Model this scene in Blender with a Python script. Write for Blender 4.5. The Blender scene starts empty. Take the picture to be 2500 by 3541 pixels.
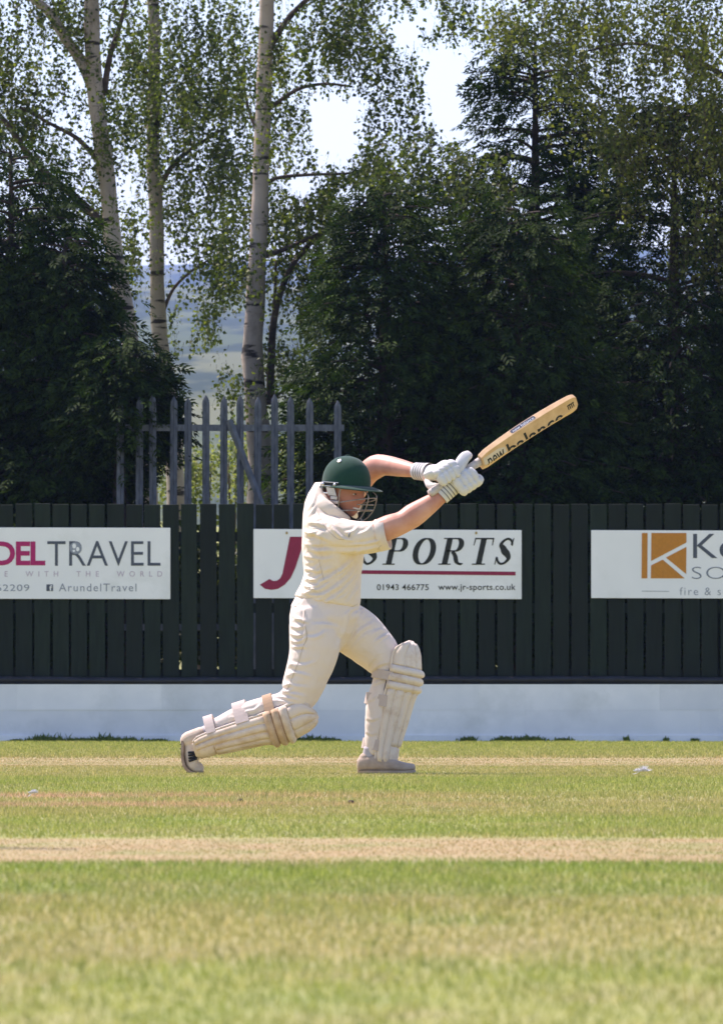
import bpy, bmesh, math, random
import numpy as np
from mathutils import Vector, Matrix

# ------------------------------------------------------------------ camera, light
R = math.radians
sc = bpy.context.scene
COL = sc.collection
FPX, CX, HY, CH = 29200.0, 1250.0, 2446.0, 0.3134   # focal length in photo px, centre column, horizon row, camera height
SUN_EL, SUN_AZ = 56.0, -50.0                        # azimuth measured from +Y towards +X

cam_d = bpy.data.cameras.new('camera')
cam = bpy.data.objects.new('camera', cam_d); COL.objects.link(cam)
cam.location = (0, 0, CH); cam.rotation_euler = (R(90), 0, 0)
cam_d.sensor_fit = 'VERTICAL'; cam_d.sensor_height = 36.0; cam_d.sensor_width = 36.0
cam_d.lens = 36.0 * FPX / 3541.0
cam_d.shift_y = (HY - 1770.5) / 3541.0
cam_d.clip_start = 0.5; cam_d.clip_end = 12000
cam_d.dof.use_dof = True; cam_d.dof.focus_distance = 40.0; cam_d.dof.aperture_fstop = 26.0
sc.camera = cam

w = bpy.data.worlds.new('World'); sc.world = w; w.use_nodes = True
wn = w.node_tree; bg = wn.nodes['Background']
sky = wn.nodes.new('ShaderNodeTexSky'); sky.sky_type = 'NISHITA'; sky.sun_disc = False
sky.sun_elevation = R(SUN_EL); sky.sun_rotation = R(SUN_AZ)
sky.air_density = 1.2; sky.dust_density = 0.3; sky.ozone_density = 3.5
wn.links.new(sky.outputs[0], bg.inputs[0]); bg.inputs[1].default_value = 0.12

sl = bpy.data.lights.new('sun', 'SUN'); sl.energy = 4.6; sl.angle = R(0.53); sl.color = (1.0, 0.95, 0.87)
so = bpy.data.objects.new('sun', sl); COL.objects.link(so)
S = Vector((math.sin(R(SUN_AZ)) * math.cos(R(SUN_EL)), math.cos(R(SUN_AZ)) * math.cos(R(SUN_EL)), math.sin(R(SUN_EL))))
so.rotation_euler = S.to_track_quat('Z', 'Y').to_euler(); so.location = S * 60

sc.view_settings.view_transform = 'Standard'; sc.view_settings.look = 'None'
sc.view_settings.gamma = 1.0; sc.view_settings.use_curve_mapping = False
sc.view_settings.exposure = 0.88
sc.view_settings.use_white_balance = True; sc.view_settings.white_balance_temperature = 6650; sc.view_settings.white_balance_tint = 27
sc.render.engine = 'CYCLES'
sc.cycles.max_bounces = 8; sc.cycles.transparent_max_bounces = 8; sc.cycles.volume_bounces = 1
sc.cycles.use_denoising = True

# ------------------------------------------------------------------ helpers
rng = np.random.default_rng(7); random.seed(7)
def U(px, py, d):                       # photo pixel + distance -> world point
    return np.array(((px - CX) / FPX * d, d, CH + (HY - py) / FPX * d))
def UU(pts, d):
    return np.array([U(p[0], p[1], d + (p[2] if len(p) > 2 else 0.0)) for p in pts])
def to_px(V):
    V = np.asarray(V); return CX + V[:, 0] / V[:, 1] * FPX, HY - (V[:, 2] - CH) / V[:, 1] * FPX
def dist_row(py): return CH * FPX / (py - HY)

def tag(o, label=None, cat=None, group=None, kind=None):
    if label: o['label'] = label
    if cat: o['category'] = cat
    if group: o['group'] = group
    if kind: o['kind'] = kind
    return o
def empty(name, loc):
    o = bpy.data.objects.new(name, None); COL.objects.link(o); o.location = loc
    o.empty_display_size = 0.1
    return o
def origin_of(p):
    v = Vector((0, 0, 0))
    while p is not None: v = v + p.location; p = p.parent
    return v
def link(name, me, mat, parent=None, origin=None, smooth=True):
    if mat is not None: me.materials.clear(); me.materials.append(mat)
    o = bpy.data.objects.new(name, me); COL.objects.link(o)
    off = origin_of(parent)
    if parent is not None: o.parent = parent
    if origin is not None: o.location = Vector(origin) - off; off = Vector(origin)
    me.transform(Matrix.Translation(-off))
    if smooth: me.polygons.foreach_set('use_smooth', [True] * len(me.polygons))
    me.update()
    return o
def mesh(V, F):
    me = bpy.data.meshes.new('m'); me.from_pydata([tuple(map(float, v)) for v in V], [], F); me.update(); return me
def build(name, V, F, mat, parent=None, origin=None, smooth=True):
    return link(name, mesh(V, F), mat, parent, origin, smooth)
def tri_mesh(V, T):                    # fast: V (n,3), T (m,3)
    me = bpy.data.meshes.new('m'); V = np.asarray(V, np.float32); T = np.asarray(T, np.int32)
    me.vertices.add(len(V)); me.vertices.foreach_set('co', V.ravel())
    me.loops.add(T.size); me.loops.foreach_set('vertex_index', T.ravel())
    me.polygons.add(len(T)); me.polygons.foreach_set('loop_start', np.arange(0, T.size, 3, dtype=np.int32))
    me.polygons.foreach_set('loop_total', np.full(len(T), 3, np.int32))
    me.update(calc_edges=True); return me
class MB:
    def __init__(s): s.V = []; s.F = []
    def add(s, V, F):
        n = len(s.V); s.V += [np.asarray(v, float) for v in V]; s.F += [[i + n for i in f] for f in F]; return s
    def box(s, lo, hi):
        x0, y0, z0 = lo; x1, y1, z1 = hi
        V = [(x0,y0,z0),(x1,y0,z0),(x1,y1,z0),(x0,y1,z0),(x0,y0,z1),(x1,y0,z1),(x1,y1,z1),(x0,y1,z1)]
        return s.add(V, [(0,3,2,1),(4,5,6,7),(0,1,5,4),(1,2,6,5),(2,3,7,6),(3,0,4,7)])
    def build(s, name, mat, parent=None, origin=None, smooth=True): return build(name, s.V, s.F, mat, parent, origin, smooth)
def loft(rings, cap=True):
    n = len(rings[0]); V = [v for r in rings for v in r]; F = []
    for i in range(len(rings) - 1):
        for j in range(n):
            k = (j + 1) % n; F.append((i*n+j, i*n+k, (i+1)*n+k, (i+1)*n+j))
    if cap: F.append(tuple(range(n - 1, -1, -1))); F.append(tuple((len(rings)-1)*n + j for j in range(n)))
    return V, F
def resample(P, rad, m):
    P = np.asarray(P, float); rad = np.asarray(rad, float)
    if rad.ndim == 1: rad = np.stack([rad, rad], 1)
    t = np.concatenate([[0], np.cumsum(np.linalg.norm(np.diff(P, axis=0), axis=1))]); t /= t[-1]
    u = np.linspace(0, 1, m)
    def cr(A):                         # catmull-rom through the knots
        out = []
        T = np.zeros_like(A)
        for i in range(len(A)):
            a, b = max(i-1, 0), min(i+1, len(A)-1); T[i] = (A[b] - A[a]) / (t[b] - t[a])
        for x in u:
            i = min(np.searchsorted(t, x, side='right') - 1, len(A) - 2); h = t[i+1] - t[i]; q = (x - t[i]) / h
            out.append((2*q**3-3*q*q+1)*A[i] + (q**3-2*q*q+q)*h*T[i] + (-2*q**3+3*q*q)*A[i+1] + (q**3-q*q)*h*T[i+1])
        return np.array(out)
    return cr(P), np.maximum(cr(rad), 1e-4)
def tube(P, rad, n=10, m=None, ref=(0, 1, 0), cap=True, dome=False, sq=2.0):
    P = np.asarray(P, float); rad = np.asarray(rad, float)
    if rad.ndim == 0: rad = np.full(len(P), float(rad))
    if m: P, rad = resample(P, rad, m)
    if rad.ndim == 1: rad = np.stack([rad, rad], 1)
    T = np.gradient(P, axis=0); T /= np.linalg.norm(T, axis=1)[:, None] + 1e-12
    if dome:                           # rounded ends
        def ext(sgn, i):
            c, d, r = P[i], T[i] * sgn, rad[i]; rm = r.mean()
            return [(c + d*rm*math.sin(a), r*math.cos(a), T[i]) for a in (R(30), R(58), R(80))]
        A = ext(-1, 0)[::-1]; B = ext(1, -1)
        P = np.array([a[0] for a in A] + list(P) + [b[0] for b in B])
        rad = np.array([a[1] for a in A] + list(rad) + [b[1] for b in B])
        T = np.array([a[2] for a in A] + list(T) + [b[2] for b in B])
    b = np.asarray(ref, float); rings = []
    a = np.linspace(0, 2*math.pi, n, endpoint=False)
    for p, t, r in zip(P, T, rad):
        b = b - t * np.dot(b, t); b /= np.linalg.norm(b) + 1e-12; c = np.cross(t, b)
        rings.append([p + (b*r[0]*math.cos(x) + c*r[1]*math.sin(x))*(abs(math.cos(x))**sq+abs(math.sin(x))**sq)**(-1/sq) for x in a])
    return loft(rings, cap)
def remesh(parts, voxel, smooth=4, name='tmp'):
    mb = MB()
    for V, F in parts: mb.add(V, F)
    me = mesh(mb.V, mb.F); bm = bmesh.new(); bm.from_mesh(me); bmesh.ops.recalc_face_normals(bm, faces=bm.faces); bm.to_mesh(me); bm.free()
    o = bpy.data.objects.new(name, me); COL.objects.link(o)
    md = o.modifiers.new('r', 'REMESH'); md.mode = 'VOXEL'; md.voxel_size = voxel
    if smooth:
        s_ = o.modifiers.new('s', 'SMOOTH'); s_.factor = 0.5; s_.iterations = smooth
    dg = bpy.context.evaluated_depsgraph_get(); dg.update()
    out = bpy.data.meshes.new_from_object(o.evaluated_get(dg))
    bpy.data.objects.remove(o); bpy.data.meshes.remove(me)
    return out
def vco(me): a = np.empty(len(me.vertices)*3, np.float32); me.vertices.foreach_get('co', a); return a.reshape(-1, 3).astype(float)
def vno(me):
    a = np.empty(len(me.vertices)*3, np.float32); me.vertex_normals.foreach_get('vector', a); return a.reshape(-1, 3).astype(float)
def set_co(me, V): me.vertices.foreach_set('co', np.asarray(V, np.float32).ravel()); me.update()

# ------------------------------------------------------------------ materials
def nt(name):
    m = bpy.data.materials.new(name); m.use_nodes = True; return m, m.node_tree, m.node_tree.nodes['Principled BSDF']
def N(t, kind, **kw):
    n = t.nodes.new(kind)
    for k, v in kw.items():
        if k in n.inputs: n.inputs[k].default_value = v
        else: setattr(n, k, v)
    return n
def ramp(t, stops, interp='LINEAR'):
    r = t.nodes.new('ShaderNodeValToRGB'); e = r.color_ramp.elements; r.color_ramp.interpolation = interp
    while len(e) < len(stops): e.new(0.5)
    for el, (p, c) in zip(e, stops): el.position = p; el.color = (*c, 1) if len(c) == 3 else c
    return r
def mixc(t, f, a, b, mode='MIX'):
    m = t.nodes.new('ShaderNodeMix'); m.data_type = 'RGBA'; m.blend_type = mode
    for sock, v in ((m.inputs[0], f), (m.inputs[6], a), (m.inputs[7], b)):
        if hasattr(v, 'is_linked') or hasattr(v, 'links'): t.links.new(v, sock)
        else: sock.default_value = v if not isinstance(v, tuple) or len(v) == 4 else (*v, 1)
    return m.outputs[2]
def coords(t, scale=(1, 1, 1), src='Object'):
    tc = t.nodes.new('ShaderNodeTexCoord'); mp = t.nodes.new('ShaderNodeMapping'); mp.inputs['Scale'].default_value = scale
    t.links.new(tc.outputs[src], mp.inputs[0]); return mp.outputs[0]
def noise(t, vec, scale, detail=4, rough=0.55):
    n = N(t, 'ShaderNodeTexNoise', Scale=scale, Detail=detail, Roughness=rough); t.links.new(vec, n.inputs['Vector']); return n.outputs['Fac']
def bump(t, h, strength, dist, bsdf):
    b = N(t, 'ShaderNodeBump', Strength=strength, Distance=dist); t.links.new(h, b.inputs['Height']); t.links.new(b.outputs[0], bsdf.inputs['Normal'])
def mat_noise(name, c0, c1, scale, rough=0.7, stretch=(1, 1, 1), lo=0.35, hi=0.65, bmp=0.0, bd=0.01, metal=0.0, detail=5, spec=0.3, c2=None, scale2=1.0):
    m, t, p = nt(name); v = coords(t, stretch); f = noise(t, v, scale, detail)
    r = ramp(t, [(lo, c0), (hi, c1)]); t.links.new(f, r.inputs[0]); out = r.outputs[0]
    if c2 is not None:
        f2 = noise(t, v, scale2, 6, 0.65); r2 = ramp(t, [(0.52, (0, 0, 0)), (0.72, (1, 1, 1))]); t.links.new(f2, r2.inputs[0])
        out = mixc(t, r2.outputs[0], out, c2)
    t.links.new(out, p.inputs['Base Color']); p.inputs['Roughness'].default_value = rough; p.inputs['Metallic'].default_value = metal
    p.inputs['Specular IOR Level'].default_value = spec
    if bmp: bump(t, f, bmp, bd, p)
    return m
def mat_flat(name, c, rough=0.6, metal=0.0, spec=0.3):
    return mat_noise(name, tuple(x*0.93 for x in c), tuple(min(1, x*1.05) for x in c), 40, rough, metal=metal, spec=spec)
def mat_leaf(name, c0, c1, trans=0.45, rough=0.55, spec=0.25, clump=None):
    m, t, p = nt(name); g = N(t, 'ShaderNodeNewGeometry')
    r = ramp(t, [(0.0, c0), (1.0, c1)]); t.links.new(g.outputs['Random Per Island'], r.inputs[0])
    lc = r.outputs[0]
    if clump:                            # whole sprays of older and younger growth
        q = noise(t, coords(t), clump, 3, .6); rq = ramp(t, [(.36, (.55,.62,.6)), (.52, (1,1,1)), (.68, (1.6,1.5,1.15))]); t.links.new(q, rq.inputs[0]); lc = mixc(t, 1.0, lc, rq.outputs[0], 'MULTIPLY')
    t.links.new(lc, p.inputs['Base Color']); p.inputs['Roughness'].default_value = rough; p.inputs['Specular IOR Level'].default_value = spec
    tr = N(t, 'ShaderNodeBsdfTranslucent'); t.links.new(mixc(t, 1.0, lc, (1.1, 1.25, 0.6), 'MULTIPLY'), tr.inputs['Color'])
    mx = N(t, 'ShaderNodeMixShader'); mx.inputs[0].default_value = trans
    t.links.new(p.outputs[0], mx.inputs[1]); t.links.new(tr.outputs[0], mx.inputs[2]); t.links.new(mx.outputs[0], t.nodes['Material Output'].inputs[0])
    return m

# colour of the cricket square: mown bands by distance, worn streaks, patches (shared by the soil and the blades)
GREEN, DGREEN, STRAW, TAN, OLIVE, WORN = (.300,.350,.078), (.220,.297,.056), (.42,.325,.150), (.41,.365,.155), (.35,.345,.105), (.50,.335,.20)
def turf_colour(t):
    tc = N(t, 'ShaderNodeTexCoord'); sp = N(t, 'ShaderNodeSeparateXYZ'); t.links.new(tc.outputs['Object'], sp.inputs[0])
    v1 = N(t, 'ShaderNodeMapping'); v1.inputs['Scale'].default_value = (0.55, 0.9, 0); t.links.new(tc.outputs['Object'], v1.inputs[0])
    n1 = N(t, 'ShaderNodeTexNoise', Scale=1.7, Detail=5.0, Roughness=0.6); t.links.new(v1.outputs[0], n1.inputs['Vector'])
    def math_(op, a, b=None):
        m = N(t, 'ShaderNodeMath', operation=op)
        for i, x in enumerate((a, b)):
            if x is None: continue
            if isinstance(x, (int, float)): m.inputs[i].default_value = x
            else: t.links.new(x, m.inputs[i])
        return m.outputs[0]
    wob = math_('MULTIPLY', math_('SUBTRACT', n1.outputs['Fac'], 0.5), 0.9)
    y = math_('ADD', sp.outputs['Y'], wob)
    pos = math_('DIVIDE', math_('SUBTRACT', y, 7.0), 72.0)
    def mixs(a, b, f): return tuple(x*(1-f)+z*f for x, z in zip(a, b))
    st = [(7.5, mixs(GREEN, OLIVE, .45)), (10.1, mixs(GREEN, OLIVE, .25)), (10.7, mixs(OLIVE, TAN, .75)), (11.1, mixs(OLIVE, TAN, .2)), (12.2, mixs(OLIVE, TAN, .30)), (13.0, mixs(OLIVE, GREEN, .2)),
          (13.6, mixs(OLIVE, TAN, .6)), (14.0, mixs(DGREEN, TAN, .4)), (14.6, mixs(DGREEN, OLIVE, .3)), (15.6, GREEN), (16.9, DGREEN), (17.08, STRAW), (20.0, mixs(STRAW, TAN, .15)), (20.35, mixs(GREEN, OLIVE, .3)), (23.4, GREEN),
          (24.3, OLIVE), (27.5, mixs(OLIVE, TAN, .5)), (30.6, mixs(OLIVE, GREEN, .3)), (31.5, mixs(GREEN, OLIVE, .3)), (36.5, GREEN), (38.5, mixs(OLIVE, TAN, .2)),
          (43.5, mixs(OLIVE, TAN, .35)), (45.5, mixs(STRAW, TAN, .4)), (51.5, mixs(STRAW, TAN, .25)), (54.0, OLIVE), (62, mixs(GREEN, OLIVE, .6)), (76, mixs(GREEN, OLIVE, .2))]
    rp = ramp(t, [((a - 7.0) / 72.0, c) for a, c in st]); t.links.new(pos, rp.inputs[0]); col = rp.outputs[0]
    # worn reddish streaks along the crease, stronger towards the left
    bump_ = ramp(t, [((26.2-7)/72, (0,0,0)), ((26.7-7)/72, (1,1,1)), ((27.3-7)/72, (1,1,1)), ((27.6-7)/72, (0,0,0)), ((28.7-7)/72, (0,0,0)), ((29.2-7)/72, (1,1,1)), ((30.2-7)/72, (1,1,1)), ((30.7-7)/72, (0,0,0))])
    t.links.new(pos, bump_.inputs[0])
    mr = N(t, 'ShaderNodeMapRange'); mr.inputs[1].default_value = 0.9; mr.inputs[2].default_value = -1.0; t.links.new(sp.outputs['X'], mr.inputs[0])
    worn = math_('MULTIPLY', math_('MULTIPLY', bump_.outputs[0], mr.outputs[0]), 0.9)
    col = mixc(t, worn, col, WORN)
    # straw-coloured and lush patches
    v2 = N(t, 'ShaderNodeMapping'); v2.inputs['Scale'].default_value = (2.4, 0.9, 0); t.links.new(tc.outputs['Object'], v2.inputs[0])
    n2 = N(t, 'ShaderNodeTexNoise', Scale=1.4, Detail=6.0, Roughness=0.7); t.links.new(v2.outputs[0], n2.inputs['Vector'])
    r2 = ramp(t, [(0.48, (0,0,0)), (0.64, (.75,.75,.75))]); t.links.new(n2.outputs['Fac'], r2.inputs[0]); col = mixc(t, r2.outputs[0], col, (.39,.355,.155))
    v3 = N(t, 'ShaderNodeMapping'); v3.inputs['Scale'].default_value = (2.2, 1.1, 0); v3.inputs['Location'].default_value = (9, 4, 0); t.links.new(tc.outputs['Object'], v3.inputs[0])
    n3 = N(t, 'ShaderNodeTexNoise', Scale=1.1, Detail=6.0, Roughness=0.7); t.links.new(v3.outputs[0], n3.inputs['Vector'])
    r3 = ramp(t, [(0.50, (0,0,0)), (0.66, (.65,.65,.65))]); t.links.new(n3.outputs['Fac'], r3.inputs[0]); col = mixc(t, r3.outputs[0], col, DGREEN)
    return col
def mat_turf(name, blades):
    m, t, p = nt(name); col = turf_colour(t); p.inputs['Roughness'].default_value = 0.75; p.inputs['Specular IOR Level'].default_value = 0.25
    if not blades:
        t.links.new(mixc(t, 1.0, col, (.8, .74, .72), 'MULTIPLY'), p.inputs['Base Color']); return m
    g = N(t, 'ShaderNodeNewGeometry'); r = ramp(t, [(0.0, (.50,.58,.45)), (0.35, (.9,.95,.8)), (0.8, (1.15,1.1,1.05)), (1.0, (1.7,1.45,1.6))]); t.links.new(g.outputs['Random Per Island'], r.inputs[0])
    c = mixc(t, 1.0, col, r.outputs[0], 'MULTIPLY'); t.links.new(c, p.inputs['Base Color']); p.inputs['Roughness'].default_value = 0.5
    tr = N(t, 'ShaderNodeBsdfTranslucent'); t.links.new(c, tr.inputs['Color']); mx = N(t, 'ShaderNodeMixShader'); mx.inputs[0].default_value = 0.45
    t.links.new(p.outputs[0], mx.inputs[1]); t.links.new(tr.outputs[0], mx.inputs[2]); t.links.new(mx.outputs[0], t.nodes['Material Output'].inputs[0])
    return m

M = {}
M['soil'] = mat_turf('turf_soil', False); M['blade'] = mat_turf('turf_blade', True)
M['field'] = mat_noise('meadow', (.14,.18,.04), (.30,.30,.09), 1.2, 0.9, c2=(.33,.29,.14), scale2=0.35)
M['wall'] = mat_noise('white_wall_paint', (.74,.76,.79), (.82,.83,.85), 3.0, 0.75, bmp=0.25, bd=0.01, c2=(.66,.68,.69), scale2=1.6)
wt = M['wall'].node_tree; oi = N(wt, 'ShaderNodeObjectInfo'); rb_ = ramp(wt, [(0, (.90,.91,.92)), (1, (1.03,1.03,1.02))]); wt.links.new(oi.outputs['Random'], rb_.inputs[0])
wb_ = wt.nodes['Principled BSDF']; wt.links.new(mixc(wt, 1.0, wb_.inputs['Base Color'].links[0].from_socket, rb_.outputs[0], 'MULTIPLY'), wb_.inputs['Base Color'])
M['fence'] = mat_noise('dark_green_timber', (.003,.0085,.0048), (.0065,.0155,.0092), 5, 0.75, stretch=(6, 6, .7), bmp=0.3, bd=0.004, c2=(.010,.017,.011), scale2=1.1)
ft = M['fence'].node_tree; oi = N(ft, 'ShaderNodeObjectInfo'); rb_ = ramp(ft, [(0, (.62,.66,.66)), (.5, (1,1,1)), (1, (1.5,1.42,1.35))]); ft.links.new(oi.outputs['Random'], rb_.inputs[0])
fb = ft.nodes['Principled BSDF']; src_ = fb.inputs['Base Color'].links[0].from_socket; ft.links.new(mixc(ft, 1.0, src_, rb_.outputs[0], 'MULTIPLY'), fb.inputs['Base Color'])
M['pipe'] = mat_noise('black_pipe', (.012,.013,.017), (.024,.026,.034), 5, 0.45)
M['steel'] = mat_noise('galvanised_steel', (.062,.074,.092), (.125,.14,.165), 9, 0.55, stretch=(3, 3, 1), metal=0.35)
M['rusty'] = mat_noise('rusty_steel', (.06,.045,.045), (.11,.08,.07), 9, 0.8, stretch=(3, 3, 1))
M['sign'] = mat_noise('sign_white', (.76,.775,.80), (.82,.83,.85), 1.5, 0.5, c2=(.66,.68,.68), scale2=1.2)
M['sign_edge'] = mat_flat('sign_edge', (.55,.55,.50))
for n_, c_ in dict(magenta=(.42,.02,.13), grey=(.075,.09,.12), pale=(.50,.42,.52), midgrey=(.26,.29,.35), crimson=(.27,.020,.060), ink=(.018,.021,.018), orange=(.50,.20,.025), thin=(.16,.19,.24), brass=(.40,.28,.10)).items():
    M[n_] = mat_flat('print_' + n_, c_, 0.55)
M['bark'] = None
def mat_birch(name, pale, dark):
    m, t, p = nt(name); v = coords(t, (1, 1, 1)); base = noise(t, v, 3.0, 5)
    r = ramp(t, [(.3, tuple(x*.72 for x in pale)), (.7, pale)]); t.links.new(base, r.inputs[0])
    v2 = coords(t, (1.0, 1.0, 5.5)); l = noise(t, v2, 1.9, 5, .6); r2 = ramp(t, [(.57, (0,0,0)), (.63, (1,1,1))]); t.links.new(l, r2.inputs[0])
    c = mixc(t, r2.outputs[0], r.outputs[0], dark)
    v3 = coords(t, (1, 1, .5)); k = noise(t, v3, 4, 6, .7); r3 = ramp(t, [(.54, (0,0,0)), (.70, (.75,.75,.75))]); t.links.new(k, r3.inputs[0]); c = mixc(t, r3.outputs[0], c, tuple(x*.35 for x in pale))
    t.links.new(c, p.inputs['Base Color']); p.inputs['Roughness'].default_value = .8; p.inputs['Specular IOR Level'].default_value = .2
    bump(t, l, .3, .02, p); return m
M['birch'] = mat_birch('birch_bark', (.47,.385,.305), (.035,.028,.025))
M['birch_dull'] = mat_birch('birch_bark_dull', (.34,.29,.24), (.03,.026,.022))
M['limb'] = mat_noise('brown_bark', (.035,.026,.022), (.12,.085,.065), 8, 0.9)
M['cbark'] = mat_noise('conifer_bark', (.03,.022,.018), (.07,.05,.04), 10, 0.9)
M['birch_leaf'] = mat_leaf('birch_leaf', (.028,.047,.012), (.155,.185,.038), .42, clump=2.2)
M['birch_leaf_warm'] = mat_leaf('birch_leaf_warm', (.05,.074,.016), (.20,.215,.05), .42, clump=1.8)
M['conifer'] = mat_leaf('conifer_frond', (.010,.023,.005), (.038,.068,.012), .25, .75, .08, clump=2.6)
M['shrub_leaf'] = mat_leaf('shrub_leaf', (.07,.10,.025), (.28,.29,.11), .5)
M['weed'] = mat_leaf('weed_leaf', (.06,.10,.025), (.18,.23,.06), .4)
# ------------------------------------------------------------------ ground, far land
gx = np.array([-6000,-600,-60,-14,14,60,600,6000.]); gy = np.array([-60,4,30,60,90,200,900,9000.])
V = [(x, y, 0.0 if y < 1000 else -20.0) for y in gy for x in gx]; n = len(gx)
F = [(j*n+i, j*n+i+1, (j+1)*n+i+1, (j+1)*n+i) for j in range(len(gy)-1) for i in range(n-1)]
tag(build('ground', V, F, M['soil'], smooth=False), kind='structure', label='mown cricket field with green and straw coloured bands')

# grass blades standing in the mown bands (one triangle each)
STRIPS = [(17.05, 20.2), (45.0, 52.0)]
def turf_blades():
    Vs = []
    for y0, y1, dens, wd, hmin, hmax in ((7.6, 17.0, 4200, .0023, .006, .017), (17.0, 28, 3000, .0024, .006, .016), (28, 48, 1950, .0029, .007, .019), (48, 76.5, 640, .0054, .008, .022)):
        hw = lambda y: 0.0447*y*1.15 + 0.65
        A = (hw(y0)+hw(y1)) * (y1-y0); k = int(A*dens)
        y = rng.uniform(y0, y1, int(k*1.35)); keep = rng.uniform(0, 1, len(y)) < hw(y)/hw(y1); y = y[keep]; x = rng.uniform(-1, 1, len(y))*hw(y)
        h = rng.uniform(hmin, hmax, len(y)) * (1 + 0.25*np.sin(x*1.7+y*.9)*np.sin(y*1.3-x))
        for a, b in STRIPS: h = np.where((y > a) & (y < b), h*0.26, h)
        h = np.where((y > 37.6) & (y < 45), h*0.72, h)
        h = np.where(rng.uniform(0, 1, len(y)) < .01, h*1.5, h)
        az = rng.uniform(0, math.pi, len(y)); le = rng.uniform(0, .9, len(y))*h; la = rng.uniform(0, 2*math.pi, len(y))
        b = np.stack([x, y, np.zeros_like(x)], 1); wv = np.stack([np.cos(az), np.sin(az), 0*az], 1)*wd*.5*rng.uniform(.7, 1.4, len(y))[:, None]
        Vs.append(np.stack([b-wv, b+wv, b+np.stack([np.cos(la)*le, np.sin(la)*le, h], 1)], 1).reshape(-1, 3))
    V = np.concatenate(Vs); return tri_mesh(V, np.arange(len(V)).reshape(-1, 3))
tag(link('turf_grass', turf_blades(), M['blade'], smooth=False), 'short mown grass covering the cricket field', 'grass', kind='stuff')

# sunlit meadow bank seen through the steel palisade
def grid(xs, ys, zf):
    V = [(x, y, zf(x, y)) for y in ys for x in xs]; n = len(xs)
    return V, [(j*n+i, j*n+i+1, (j+1)*n+i+1, (j+1)*n+i) for j in range(len(ys)-1) for i in range(n-1)]
V, F = grid(np.linspace(-30, 30, 61), np.linspace(93, 150, 50), lambda x, y: 3.5*(1-math.exp(-max(0, y-94)/16)) - .05 + .18*math.sin(x*1.3+y*.4)*math.sin(y*.5))
tag(build('bank', V, F, M['field']), kind='structure', label='sunlit grassy bank behind the palisade')

def mat_hill():
    m, t, p = nt('far_hill'); v = coords(t, (8, .6, 0))
    vo = N(t, 'ShaderNodeTexVoronoi', Scale=.0035); t.links.new(v, vo.inputs['Vector'])
    r = ramp(t, [(0, (.05,.075,.04)), (.4, (.10,.12,.06)), (.7, (.16,.165,.09)), (1, (.07,.09,.05))]); s_ = N(t, 'ShaderNodeSeparateColor'); t.links.new(vo.outputs['Color'], s_.inputs[0]); t.links.new(s_.outputs[0], r.inputs[0])
    f = noise(t, v, .005, 6, .6); r2 = ramp(t, [(.46, (0,0,0)), (.54, (1,1,1))]); t.links.new(f, r2.inputs[0])
    t.links.new(mixc(t, r2.outputs[0], r.outputs[0], (.03,.048,.036)), p.inputs['Base Color']); p.inputs['Roughness'].default_value = .95; p.inputs['Specular IOR Level'].default_value = .1
    return m
M['hill'] = mat_hill()
def hz(x, y):
    u = min(1, max(0, (y-260)/7740)); h = 403*u**1.0
    return h*(1+.05*math.sin(x*.001+1)+.02*math.sin(x*.0045)) + 9*math.sin(x*.005+y*.003)*u
V, F = grid(np.linspace(-3500, 3500, 73), np.concatenate([np.linspace(260, 8000, 64), [8400, 8900]]), lambda x, y: hz(x, min(y, 8000)) - (0 if y <= 8000 else (y-8000)*.04))
tag(build('hill', V, F, M['hill']), kind='structure', label='hazy blue far hillside with fields and woods')

# haze: a closed box of thin air round the camera and the land
hm = bpy.data.materials.new('haze_air'); hm.use_nodes = True; ht = hm.node_tree; ht.nodes.remove(ht.nodes['Principled BSDF'])
hv = N(ht, 'ShaderNodeVolumePrincipled'); hv.inputs['Color'].default_value = (.36, .53, 1.0, 1); hv.inputs['Density'].default_value = 0.00009; hv.inputs['Anisotropy'].default_value = 0.2
ht.links.new(hv.outputs[0], ht.nodes['Material Output'].inputs['Volume'])
tag(MB().box((-6100, -70, -22), (6100, 9100, 460)).build('haze', hm, smooth=False), 'thin pale summer haze over the valley', 'haze', kind='stuff')

# ------------------------------------------------------------------ white wall, pipe, board fence
DW = dist_row(2565)                   # ~76.9 m
PXW = DW / FPX                        # metres per photo px on the wall plane
def WX(px): return (px - CX) * PXW
def WZ(py): return CH + (HY - py) * PXW
XL, XR = WX(-1150), WX(3650)
wall = empty('boundary_wall', (0, DW, 0)); tag(wall, 'low white painted wall running along the edge of the grass below the fence', 'wall')
z0, z1, z2, z3 = -.05, WZ(2543), WZ(2455), WZ(2366)
def blockrow(z0, z1, cuts, yoff, name, gap=.0002):
    for a, b in zip(cuts[:-1], cuts[1:]):
        mb = MB(); mb.box((a+gap, DW+yoff+random.uniform(-.002, .002), z0+gap), (b-gap, DW+.2, z1-gap)); o = mb.build(name, M['wall'], wall, smooth=False)
blockrow(z0, z1, [XL, WX(150), WX(900), WX(1660), WX(1815), WX(2480), XR], -.012, 'plinth')
blockrow(z1, z2, [XL, WX(-30), WX(690), WX(1380), WX(1652), WX(1812), WX(2420), XR], 0.0, 'wall_block')
blockrow(z2, z3, [XL, WX(60), WX(560), WX(1100), WX(1655), WX(1815), WX(2280), XR], -.003, 'wall_block')
MB().box((XL, DW+.02, z0), (XR, DW+.19, z3-.006)).build('wall_core', M['wall'], wall, smooth=False)
zp = WZ(2352); Pp = np.array([[x, DW+.012, zp + .006*math.sin(x*1.1) + .003*math.sin(x*3.7)] for x in np.linspace(XL, XR, 60)])
V, F = tube(Pp, .031, 12, ref=(0, 0, 1)); tag(build('black_pipe', V, F, M['pipe'], origin=(0, DW, zp)), 'long black pipe lying along the top of the white wall', 'pipe')

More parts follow.
